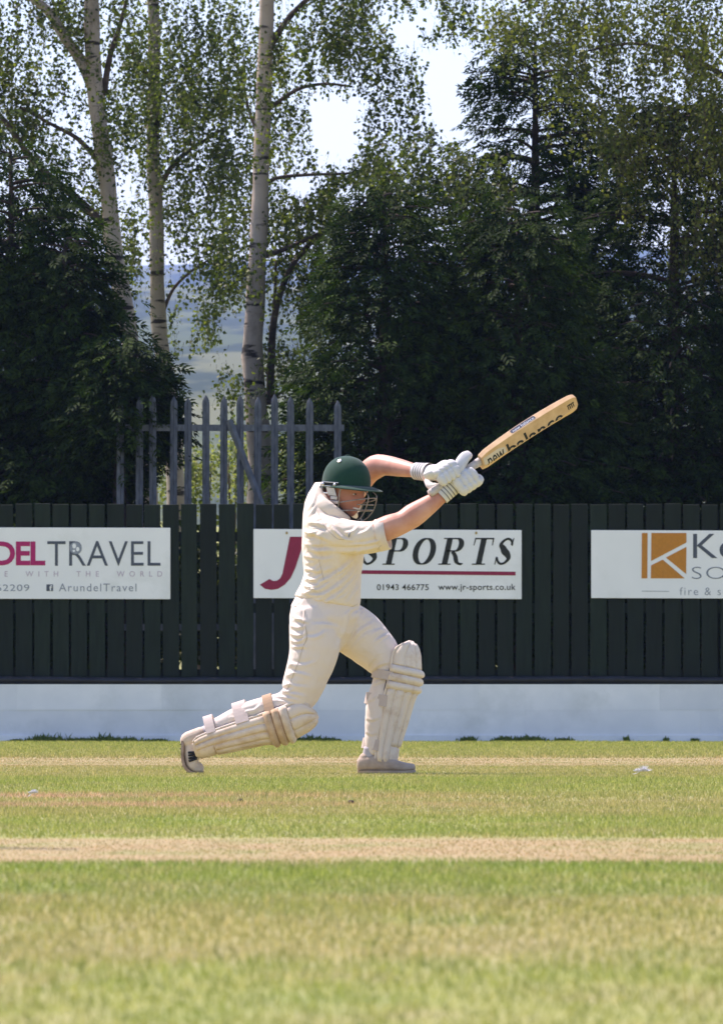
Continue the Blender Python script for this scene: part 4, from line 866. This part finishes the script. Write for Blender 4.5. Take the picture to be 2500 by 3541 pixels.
# --- pads
def pad(label, bottom, top, front, mats, widths, tilt_top=0.0, theta=(-88, 88), strap_r=.062, canes=7, seed=0):
    r = random.Random(seed); b, t_ = np.array(bottom), np.array(top); L = np.linalg.norm(t_-b); a = (t_-b)/L; f = np.array(front, float); f -= a*np.dot(f, a); f /= np.linalg.norm(f); s = np.cross(a, f)
    vk = np.array([0, .06, .16, .35, .55, .62, .74, .82, .90, .96, 1.0]); rk = np.array(widths)
    fk = np.array([.000, .000, -.004, .0, .004, .012, .014, .006, -.002, -.012, -.022])+tilt_top*np.clip((vk-.6)/.4, 0, 1)
    th0, th1 = theta
    def S_(th, v, off):
        rr = np.interp(v, vk, rk); lim = 1.0
        if v > .86: lim = math.sqrt(max(.02, 1-((v-.86)/.145)**2))
        if v < .05: lim = math.sqrt(max(.1, 1-((.05-v)/.06)**2*.6))
        q = R(th*lim); return b+a*L*v+f*(np.interp(v, vk, fk)+(rr+off)*math.cos(q)*1.02-rr*.25)+s*(rr+off)*math.sin(q)*.92
    root = empty('leg_pad', (b-np.array(man.location))); root.parent = man; root['label'] = label
    def patch(name, t0, t1, v0, v1, mat, base, bulge, mode, nu=9, nv=16):
        out, inn = [], []
        for i in range(nv):
            q = i/(nv-1); v = v0+(v1-v0)*q
            for j in range(nu):
                p = j/(nu-1); th = t0+(t1-t0)*p
                e = math.sin(math.pi*p)**.55 if mode == 'u' else math.sin(math.pi*q)**.6 if mode == 'v' else (math.sin(math.pi*p)*math.sin(math.pi*q))**.35
                out.append(S_(th, v, base+bulge*e)); inn.append(S_(th, v, 0))
        k = nu*nv; F = []
        for i in range(nv-1):
            for j in range(nu-1):
                q_ = (i*nu+j, i*nu+j+1, (i+1)*nu+j+1, (i+1)*nu+j); F.append(q_); F.append(tuple(x+k for x in q_[::-1]))
        edge = [j for j in range(nu)]+[i*nu+nu-1 for i in range(1, nv)]+[(nv-1)*nu+j for j in range(nu-2, -1, -1)]+[i*nu for i in range(nv-2, 0, -1)]
        for x, y in zip(edge, edge[1:]+edge[:1]): F.append((y, x, x+k, y+k))
        return build(name, out+inn, F, M[mat], root)
    patch('backing', th0, th1, 0, 1, mats[0], .006, .002, 'uv', 25, 30)
    st = (th1-th0-8)/canes
    for i in range(canes):
        t0 = th0+4+i*st; v0 = .165 if abs((t0+st/2)) < 42 else .025
        patch('cane', t0+.6, t0+st-.6, v0, .60, mats[0], .007, .009, 'u', 7, 14)
    patch('instep', -41, 41, .03, .162, mats[0], .008, .006, 'uv', 13, 8)
    for k, (v0, v1) in enumerate(((.595, .66), (.66, .725), (.725, .79))):
        patch('knee_roll', th0+3, th1-3, v0, v1, mats[1] if k < 2 else mats[0], .010, .017, 'v', 21, 9)
    ts = (th1-th0-10)/5
    for i in range(5):
        patch('top_strip', th0+5+i*ts+.5, th0+5+(i+1)*ts-.5, .792, .985, mats[0], .007, .007, 'u', 6, 12)
    patch('binding', th0-3, th0+4, .01, .97, mats[2], .010, .003, 'u', 5, 26); patch('binding', th1-4, th1+3, .01, .97, mats[2], .010, .003, 'u', 5, 26)
    patch('lining', th0-9, th0-3, .12, .80, 'navy', .002, .001, 'u', 4, 16); patch('lining', th1+3, th1+9, .12, .80, 'navy', .002, .001, 'u', 4, 16)
    return root, S_, (a, f, s, b, L)
def strap(root, S_, fr, v, wd, mat, back, name='strap'):
    a, f, s, b, L = fr; P0, P1 = S_(82, v, .006), S_(-82, v, .006); mid = (P0+P1)/2; h = (P0-P1)/2; hl = np.linalg.norm(h); h /= hl; rings = []
    for q in np.linspace(0, math.pi, 25):
        cq, sq_ = math.cos(q), math.sin(q); p = mid+h*hl*1.08*math.copysign(abs(cq)**.62, cq)-f*back*abs(sq_)**.62; o = h*math.cos(q)-f*math.sin(q)
        rings.append([p-a*wd/2, p+a*wd/2, p+a*wd/2+o*.005, p-a*wd/2+o*.005])
    build(name, *loft(rings), M[mat], root, smooth=False)

prA, SA, fA = pad('upright leg pad on the front leg', Q(1326, 2648, .03), Q(1412, 2214, .045), (.93, -.42, .12), ('pad', 'pad', 'pad'), [.058, .062, .066, .078, .088, .093, .092, .088, .082, .07, .05], .0, (-95, 95))
strap(prA, SA, fA, .145, .050, 'strap', .105); strap(prA, SA, fA, .495, .054, 'strap', .136); strap(prA, SA, fA, .695, .042, 'strap', .134)
prB, SB, fB = pad('dusty leg pad slanting along the trailing rear leg', Q(672, 2588, -.07), Q(1096, 2458, -.11), (.32, -.62, -.95), ('pad_mid', 'pad_dirty', 'pad'), [.056, .060, .066, .076, .084, .096, .100, .098, .092, .082, .06], .0, (-92, 92))
strap(prB, SB, fB, .17, .045, 'strap', .120); strap(prB, SB, fB, .43, .065, 'strap', .145); strap(prB, SB, fB, .66, .045, 'strap_tan', .138)

# --- shoes
def shoe(label, path, ups, rings_, mat, sole_mat, ankle):
    """path: sole centre line heel->toe (world), ups: normal at each, rings_: (half width, height)"""
    root = empty('shoe', np.array(path[0])-np.array(man.location)); root.parent = man; root['label'] = label
    path = np.array(path); ups = np.array(ups, float); T = np.gradient(path, axis=0); m = 30
    wh = np.array(rings_, float); P, w2 = resample(path, wh, m); Uq, _ = resample(ups+path*0, wh, m) if False else (np.stack([np.interp(np.linspace(0, 1, m), np.linspace(0, 1, len(ups)), ups[:, i]) for i in range(3)], 1), 0)
    T = np.gradient(P, axis=0); T /= np.linalg.norm(T, axis=1)[:, None]; Uq -= T*np.sum(Uq*T, 1)[:, None]; Uq /= np.linalg.norm(Uq, axis=1)[:, None]; S2 = np.cross(T, Uq)
    a = np.linspace(0, 2*math.pi, 20, endpoint=False); rings = []; so_ = []
    for p, u, s, (hw, h) in zip(P, Uq, S2, w2):
        ring = []
        for x in a:
            c, z = math.cos(x), math.sin(x); k = (abs(c)**2.6+abs(z)**2.6)**(-1/2.6); zz = .5+.5*z*k; ring.append(p+s*hw*c*k*(1-.28*zz)+u*(.009+h*zz))
        rings.append(ring); so_.append([p+s*hw*1.0*q for q in (-1, -.5, 0, .5, 1)]+[p+s*hw*1.0*q+u*.013 for q in (1, .5, 0, -.5, -1)])
    for i, k in ((0, .82), (-1, .75)):
        for L_ in (rings, so_): c = np.mean(L_[i], 0); L_[i] = [c+(q-c)*k for q in L_[i]]
    link('upper', remesh([loft(rings), tube(ankle[0], ankle[1], 16, 8, dome=True)], .0035, 5), M[mat], root); build('sole', *loft(so_), M[sole_mat], root, smooth=False)
    for j in range(9):                   # spikes
        i = [3, 3, 6, 15, 16, 19, 20, 24, 25][j]; p = P[i]+S2[i]*w2[i][0]*(-.6 if j % 2 else .6); V, F = tube([p, p-Uq[i]*.009], [.004, .002], 6); build('spike', V, F, M['black'], root)
    return root, P, Uq, S2, w2
sh, *_ = shoe('dusty brown shoe planted flat on the front foot', [Q(1236, 2675, .01), Q(1262, 2674, .01), Q(1310, 2674, .005), Q(1360, 2674, .0), Q(1405, 2674, -.005), Q(1437, 2671, -.008)], [(0, 0, 1)]*6, [(.032, .062), (.040, .072), (.042, .078), (.047, .058), (.050, .042), (.038, .032)], 'shoe', 'shoe', ([Q(1268, 2650, .015), Q(1264, 2626, .018)], [.036, .034]))
V, F = tube([Q(1274, 2630, .02), Q(1282, 2585, .02)], [.031, .034], 16, 6); build('sock', V, F, M['sock'], man)
s2, P_, U_, S2_, W_ = shoe('white spiked shoe with dark stripes standing on its toe', [Q(632, 2556, -.03), Q(632, 2585, -.03), Q(634, 2622, -.035), Q(645, 2655, -.04), Q(672, 2674, -.045), Q(704, 2676, -.05)], [(1, -.15, .10), (1, -.15, .05), (1, -.2, .0), (.85, -.2, .5), (.35, -.2, 1), (.15, -.2, 1)], [(.034, .066), (.044, .095), (.046, .108), (.050, .098), (.048, .064), (.032, .034)], 'shoe_white', 'sole', ([Q(655, 2560, -.035), Q(698, 2540, -.04)], [.043, .038]))
for i in (9, 11, 13, 15):                # side stripes
    s = -1 if S2_[i][1] > 0 else 1; q = [P_[i]+S2_[i]*s*(W_[i][0]*(1-.18*z)+.002)+U_[i]*(.012+W_[i][1]*z) for z in (.22, .42, .62)]
    V, F = tube(q, [(.0025, .006)]*3, 6, ref=S2_[i]); build('stripe', V, F, M['black'], s2)
V, F = tube([Q(690, 2546, -.035), Q(722, 2530, -.04)], [.034, .036], 16, 6); build('sock', V, F, M['sock'], man)

# --- helmet
hel = empty('helmet', SC-np.array(man.location)); hel.parent = man; hel['label'] = 'dark green cloth covered batting helmet with steel face grille'
def hs(f, r, u): return SC+HF*f+HR*r+HU*u
rings = []
for k in range(19):
    u = -.19+k/18*1.19; u = min(u, .9995); rr = math.sqrt(max(0, 1-max(0, u)**2.25)) if u > 0 else 1-.05*u*u; row = []
    for j in range(56):
        p = 2*math.pi*j/56; c, s = math.cos(p), math.sin(p); fl = .020*max(0, -c)*(1 if u < .15 else 0)*0
        row.append(hs((.125 if c > 0 else .120)*c*rr, .101*s*rr*(1-.03*c), .133*u-(.020*max(0, -c)*max(0, .2-u))))
    rings.append(row)
V, F = loft(rings); shell = build('shell', V, F, M['helmet'], hel)
so_m = shell.modifiers.new('s', 'SUBSURF'); so_m.levels = 1; so_m.render_levels = 1
rings = []
for a in np.linspace(-98, 98, 41):
    q = R(a); e = .066*max(0, math.cos(q*.9))**.8+.004; c, s = math.cos(q), math.sin(q); base = lambda k, u: hs((.122+k)*c, (.100+k*.75)*s, u)
    rings.append([base(-.004, -.006), base(e*.5, -.011-.004*c), base(e*.95, -.016-.010*c), base(e, -.019-.010*c), base(e*.95, -.021-.010*c), base(e*.5, -.017-.004*c), base(-.004, -.017)])
build('peak', *loft(rings), M['helmet'], hel)
for f, r, u in ((.0, .065, .105), (.0, 0, .1335), (.0, -.065, .105)):
    n_ = HF*f/.0156+HR*r/.0102+HU*u/.0177; n_ /= np.linalg.norm(n_); c = hs(f, r, u)
    rr = np.array([.0095, .0095, .0045, .004])
    b_ = np.cross(n_, HF); b_ /= np.linalg.norm(b_); c_ = np.cross(n_, b_)
    if u < .12:
        o_ = build('eyelet', *loft([[c+n_*z+(b_*math.cos(x)+c_*math.sin(x))*q for x in np.linspace(0, 2*math.pi, 16, endpoint=False)] for q, z in ((.010, -.004), (.010, .002), (.008, .004), (.0045, .003), (.004, -.003))]), M['chrome'], hel)
        build('vent_hole', *loft([[c+n_*z+(b_*math.cos(x)+c_*math.sin(x))*.0042 for x in np.linspace(0, 2*math.pi, 12, endpoint=False)] for z in (-.004, .0024)]), M['black'], hel)
    else:
        V, F = tube([c-n_*.002, c+n_*.003], [.010, .007], 14, dome=False); build('button', V, F, M['helmet'], hel)
def wire(name, pts, rad=.0030, mat='grille', par=None, m=36):
    V, F = tube([hs(*p) for p in pts], np.full(len(pts), rad), 8, m, ref=HU); build(name, V, F, M[mat], par or hel)
arc = lambda f, r, u0, u1, t0=-78, t1=78, n=13: [(f*math.cos(R(t))-.0, r*math.sin(R(t)), u1+(u0-u1)*abs(t/78)**1.6) for t in np.linspace(t0, t1, n)]
wire('grille_bar', arc(.163, .098, -.090, -.060)); wire('grille_bar', arc(.148, .095, -.128, -.118)); wire('grille_bar', arc(.158, .060, -.098, -.092, -50, 50))
for r_ in (.034, -.034):
    wire('grille_bar', [(.126, r_*.9, -.024), (.152, r_, -.045), (.157, r_, -.063), (.143, r_, -.117), (.115, r_*.8, -.155), (.088, r_*.6, -.174)])
for s in (1, -1):
    wire('grille_bar', [(.045, s*.098, -.02), (.036, s*.099, -.04), (.033, s*.099, -.09), (.026, s*.094, -.128)])
wire('grille_rim', [(-.098, .072, -.012), (-.085, .090, -.05), (-.045, .098, -.092), (.0, .096, -.128), (.040, .075, -.157), (.072, .040, -.172), (.086, 0, -.177), (.072, -.04, -.172), (.040, -.075, -.157), (0, -.096, -.128), (-.045, -.098, -.092), (-.085, -.09, -.05), (-.098, -.072, -.012)], .0032, m=60)
def plate(name, f0, f1, u0, u1, r_, mat='plate', th=.004, sh_=.0):
    V = []
    for rr in (r_, r_-th if r_ > 0 else r_+th):
        V += [hs(f0, rr, u0), hs(f1, rr, u0), hs(f1+sh_, rr, u1), hs(f0+sh_, rr, u1)]
    o = build(name, V, [(0,1,2,3),(7,6,5,4),(0,4,5,1),(1,5,6,2),(2,6,7,3),(3,7,4,0)], M[mat], hel, smooth=False); bv = o.modifiers.new('b', 'BEVEL'); bv.width = .0015; bv.segments = 2; return o
for s in (1, -1):
    plate('side_bracket', -.068, .030, -.017, .003, s*.1065, 'black', .006); plate('bracket_rail', -.068, .030, -.0175, -.0135, s*.1075, 'chrome', .003); plate('bracket_rail', -.068, .030, .001, .0045, s*.1075, 'chrome', .003)
    plate('ear_plate', -.030, .018, -.060, -.022, s*.099, 'plate', .004, -.016); plate('ear_plate', -.018, .022, -.078, -.062, s*.099); plate('ear_plate', -.038, .028, -.098, -.082, s*.098); plate('ear_plate', -.058, -.034, -.052, -.046, s*.099, 'chrome')
    for f_ in (-.058, .010):
        V, F = tube([hs(f_, s*.106, -.007), hs(f_, s*.112, -.007)], [.0085, .0065], 12, ref=HU); build('bracket_screw', V, F, M['chrome'], hel)

# --- gloves: palm, four padded finger rolls and a thumb closing round the handle
def glove(label, wrist0, wrist1, knuck, hand_c, tips, thumb, back, mat='glove'):
    root = empty('batting_glove', wrist0-np.array(man.location)); root.parent = man; root['label'] = label
    ax = (wrist1-wrist0)/np.linalg.norm(wrist1-wrist0)
    V, F = tube([wrist0, wrist0*.5+wrist1*.5, wrist1], np.array([30, 31, 33])/PM, 22, 8, cap=False); build('cuff', V, F, M[mat], root)
    V, F = tube([wrist0-ax*.001, wrist0+ax*.004], [.0415, .0415], 22, cap=True); 
    for q in (.22, .40, .58, .76):
        c = wrist0*(1-q)+wrist1*q; V, F = tube([c-ax*.0022, c+ax*.0022], [(30.6+2.6*q)/PM]*2, 22, cap=False); build('cuff_stripe', V, F, M['cuff_line'], root)
    V, F = tube([wrist1-ax*.01, (wrist1+hand_c)*.5+back*.006, hand_c+back*.004], [(.034, .038), (.036, .050), (.030, .048)], 18, 12, ref=back, dome=True); build('palm', V, F, M['glove_palm' if mat == 'x' else mat], root)
    for k, (kn, mid, tip) in enumerate(tips):
        P, rd = resample(np.array([kn, mid, tip]), np.array([.0185, .0200, .0165]), 22); rd = rd[:, 0]*(.93+.24*np.abs(np.sin(np.linspace(0, 3*math.pi, 22)))**.6); V, F = tube(P, rd*1.04, 16, dome=True, sq=3.6, ref=back); build('finger', V, F, M[mat], root)
    V, F = tube(thumb, [.017, .018, .014], 12, 12, dome=True); build('thumb', V, F, M[mat], root)
    return root
def wrap(c0, start_dir, along, rad, a0, a1):
    """three points on a circle round the handle"""
    e = start_dir-BA*np.dot(start_dir, BA); e /= np.linalg.norm(e); g = np.cross(BA, e)
    return tuple(c0+(e*math.cos(R(a))+g*math.sin(R(a)))*rad for a in (a0, (a0+a1)/2, a1))
HND = lambda s: BS-BA*s                   # a point down the handle, s metres from the blade
camd = np.array([0, -1.0, 0])
rt = []
for k in range(4):
    s = .030+k*.027; c0 = HND(s); bulge = [.046, .050, .049, .045][k]
    rt.append(wrap(c0+np.array([0, 0, -.012]), np.array([-.30, -.85, -.35]), BA, bulge, 0, 0) if False else (Q(1588+14*k*0, 1690, -.17)*0+c0+np.array([-.020-.004*k, -.058, -.030]), c0+np.array([.010, -.052, -.080]), c0+np.array([.022, .010, -.062])))
glove('white glove of the lower hand next to the blade', Q(1524, 1718, -.165), Q(1571, 1674, -.155), None, Q(1606, 1650, -.165), rt, [Q(1588, 1640, -.15), Q(1602, 1600, -.135), Q(1622, 1578, -.10)], np.array([-.3, -.9, .3]))
V, F = tube([Q(1572, 1650, -.17), Q(1585, 1618, -.165), Q(1604, 1585, -.13), Q(1618, 1574, -.11)], [(.020, .022), (.024, .028), (.023, .027), (.017, .021)], 20, 14, dome=True, sq=3.6); build('back_padding', V, F, M['glove'], bpy.data.objects['batting_glove'])
lt = []
for k in range(4):
    s = .165+k*.026; c0 = HND(s); lt.append((c0+np.array([-.058, -.012, .060]), c0+np.array([-.004, -.034, .064]), c0+np.array([.022, -.050, .022])))
g2 = glove('white glove of the upper hand nearer the far arm', Q(1439, 1629, -.015), Q(1484, 1634, -.08), None, Q(1530, 1642, -.14), lt, [Q(1478, 1662, -.12), Q(1488, 1680, -.15), Q(1508, 1680, -.175)], np.array([-.1, -.5, .85]))

# ------------------------------------------------------------------ cricket bat
bat = empty('cricket_bat', HE); tag(bat, 'pale willow cricket bat with black lettering swung up to the right', 'bat')
E_ = np.array([-BA[2], 0, BA[0]]); E_ -= BA*np.dot(E_, BA); E_ /= np.linalg.norm(E_); C_v = np.cross(BA, E_); C_v = C_v if C_v[1] < 0 else -C_v
bt = R(56); BW = E_*math.cos(bt)+C_v*math.sin(bt); BB = -E_*math.sin(bt)+C_v*math.cos(bt)     # width direction (upper edge) and back normal
def bat_prof(q):
    hw = .053*(min(1, .80+.20*min(1, q/.06))); e1 = .010+.006*math.sin(math.pi*min(1, q*1.02)); sp = .022+.032*math.sin(math.pi*min(1, max(0, q))**.8)**1.0*(.35+.65*q) + .006
    if q > .93: k = math.sqrt(max(.0, 1-((q-.93)/.075)**2)); hw *= .62+.38*k; sp = e1+(sp-e1)*(.45+.55*k)
    bow = .016*(1-4*(q-.5)**2); return hw, e1, sp, bow
def bat_pt(q, wv, bv): hw, e1, sp, bow = bat_prof(q); return BS+BA*BLEN*q+BW*wv+BB*(bv-bow+.008)
def bat_back(q, wv): hw, e1, sp, bow = bat_prof(q); k = min(1, abs(wv)/hw); return sp+(e1-sp)*(k**.92)
rings = []
for q in np.concatenate([np.linspace(0, .92, 34), np.linspace(.935, 1.0, 8)]):
    hw, e1, sp, bow = bat_prof(q); f = -.018
    ws = [hw, hw*.72, hw*.4, hw*.12, 0, -hw*.12, -hw*.4, -hw*.72, -hw]
    rings.append([bat_pt(q, w_, bat_back(q, w_)) for w_ in ws]+[bat_pt(q, -hw*.98, f+.004), bat_pt(q, -hw*.9, f), bat_pt(q, 0, f-.004), bat_pt(q, hw*.9, f), bat_pt(q, hw*.98, f+.004)])
mw, tw_, pw = nt('willow'); vv = coords(tw_, (1, 1, 1)); gr = N(tw_, 'ShaderNodeTexNoise', Scale=26.0, Detail=6.0); tw_.links.new(vv, gr.inputs['Vector']); rr_ = ramp(tw_, [(.3, (.60,.37,.17)), (.7, (.72,.48,.25))]); tw_.links.new(gr.outputs['Fac'], rr_.inputs[0]); tw_.links.new(rr_.outputs[0], pw.inputs['Base Color']); pw.inputs['Roughness'].default_value = .45
blade = build('blade', *loft(rings), mw, bat); bv = blade.modifiers.new('e', 'EDGE_SPLIT'); bv.split_angle = R(28)
M['grip'] = mat_noise('rubber_grip', (.50,.44,.40), (.62,.56,.51), 60, .8, bmp=.3, bd=.003)
gp = [HND(-.015), HND(.02)] + [HND(.02+.28*i/40) for i in range(1, 41)]; gr_ = [.0215, .0205]+[.0185+.0012*(i % 2) for i in range(1, 41)]
V, F = tube(gp, gr_, 14); build('handle', V, F, M['grip'], bat)
def bat_text(name, s, q0, q1, w0, w1, mat, offset=.01, edge=False, spacing=1.0, lift=.0006):
    me = text_mesh(s, offset, spacing); V = vco(me); lo, hi = V.min(0), V.max(0); W = np.zeros_like(V); W[:, 0] = q0+(V[:, 0]-lo[0])/(hi[0]-lo[0])*(q1-q0); W[:, 1] = w0+(V[:, 1]-lo[1])/(hi[1]-lo[1])*(w1-w0); set_co(me, W)
    bm = bmesh.new(); bm.from_mesh(me)
    if not edge:
        for cut in (0, .015, .03, -.015, -.03): bmesh.ops.bisect_plane(bm, geom=bm.verts[:]+bm.edges[:]+bm.faces[:], plane_co=(0, cut, 0), plane_no=(0, 1, 0))
    for cut in np.linspace(q0, q1, 14)[1:-1]: bmesh.ops.bisect_plane(bm, geom=bm.verts[:]+bm.edges[:]+bm.faces[:], plane_co=(cut, 0, 0), plane_no=(1, 0, 0))
    for v in bm.verts:
        q, y = v.co.x, v.co.y
        v.co = Vector(bat_pt(q, bat_prof(q)[0]+lift, -y)) if edge else Vector(bat_pt(q, y, bat_back(q, y)+lift))
    bm.to_mesh(me); bm.free(); return link(name, me, M[mat], bat, smooth=False)
def bat_panel(name, q0, q1, f, mat, edge=False, lift=.0003, n=14):
    V = []; F = []
    for i in range(n):
        q = q0+(q1-q0)*i/(n-1); ws = f(q)
        for w_ in ws: V.append(bat_pt(q, bat_prof(q)[0]+lift, w_) if edge else bat_pt(q, w_, bat_back(q, w_)+lift))
    k = len(ws); F = [(i*k+j, i*k+j+1, (i+1)*k+j+1, (i+1)*k+j) for i in range(n-1) for j in range(k-1)]
    o = build(name, V, F, M[mat], bat, smooth=False); return o
M['decal'] = mat_flat('decal_beige', (.66,.56,.44), .5)
bat_panel('decal', .012, .235, lambda q: [0, .012, .024, .036 if q < .17 else max(.0245, .036-(q-.17)*.18)], 'decal')
bat_text('lettering', 'new', .045, .215, -.024, .022, 'ink', .012)
bat_text('lettering', 'balance', .25, .83, -.026, .030, 'ink', .012)
bat_panel('edge_sticker', .345, .60, lambda q: [-.012+.004*max(0, 1-min(q-.345, .60-q)/.012), .010-.004*max(0, 1-min(q-.345, .60-q)/.012)], 'grey', True, .0004, 20)
bat_text('edge_lettering', 'new balance', .365, .585, -.0085, .0075, 'sign', .0, 'flip', 1.0, .0009)
for j in range(4): bat_panel('toe_mark', .895+.018*j, .905+.018*j, lambda q: [.008, .016, .026+.006*(j % 2)], 'ink', False, .0007, 4)
bat_panel('toe_mark', .893, .965, lambda q: [.026, .031], 'ink', False, .0008, 6)

# ------------------------------------------------------------------ small things on the grass
def feather(px, py, L, label, ang, seed):
    r = np.random.default_rng(seed); d = dist_row(py); c = U(px, py, d); c[2] = 0; root = empty('feather', c); tag(root, label, 'feather', 'feathers lying on the grass')
    ax = np.array([math.cos(ang), .15, .02]); ax /= np.linalg.norm(ax); P = [c+np.array([0, 0, .022])+ax*L*q+np.array([0, 0, .012*math.sin(3*q)]) for q in np.linspace(-.5, .5, 8)]; V, F = tube(P, np.linspace(.0016, .0006, 8), 6); build('quill', V, F, M['sign'], root)
    mb = MB(); n = 420
    for i in range(n):
        q = r.uniform(-.35, .5); b = c+np.array([0, 0, .022])+ax*L*q; dv = r.normal(size=3); dv[2] = abs(dv[2])*1.3+.3; dv = dv/np.linalg.norm(dv)*L*r.uniform(.2, .55)*(1 if q > .05 else .5); s = np.cross(dv, r.normal(size=3)); s = s/np.linalg.norm(s)*.0016
        mb.add([b-s, b+s, b+dv], [(0, 1, 2)])
    o = mb.build('down', M['down'], root, smooth=False); o['kind'] = 'stuff'
M['down'] = mat_flat('white_down', (.80,.80,.82), .9)
feather(2212, 2684, .068, 'fluffy white feather lying on the grass at the right', 0.1, 1)
feather(112, 2764, .028, 'small pale feather lying on the worn streak at the left', .5, 2)
for px, py, lb in ((832, 2776, 'small dark clod of soil on the worn streak below the rear foot'), (1214, 2781, 'small dark clod of soil on the worn streak below the front foot')):
    c = U(px, py, dist_row(py)); c[2] = .006; bm = bmesh.new(); bmesh.ops.create_icosphere(bm, subdivisions=2, radius=.011)
    for v in bm.verts: v.co *= random.uniform(.75, 1.2); v.co.z *= .7; v.co += Vector(c)
    me = bpy.data.meshes.new('m'); bm.to_mesh(me); bm.free(); tag(link('soil_clod', me, M['cbark'], origin=c), lb, 'clod')
# wicket standing just outside the left edge: only its shadow reaches the picture
wk = empty('wicket', (-1.0, 18.95, 0)); tag(wk, 'three wooden stumps just past the left edge, casting a thin shadow on the straw strip', 'wicket')
M['stump'] = mat_noise('stump_wood', (.50,.34,.17), (.62,.45,.25), 8, .5)
for k in range(3):
    V, F = tube([(-1.0, 18.85+.10*k, 0), (-1.0, 18.85+.10*k, .69), (-1.0, 18.85+.10*k, .711)], [.018, .018, .012], 12); build('stump', V, F, M['stump'], wk)
for k in range(2):
    V, F = tube([(-1.0, 18.855+.10*k, .717), (-1.0, 18.90+.10*k, .717), (-1.0, 18.945+.10*k, .717)], [.006, .009, .006], 8); build('bail', V, F, M['stump'], wk)
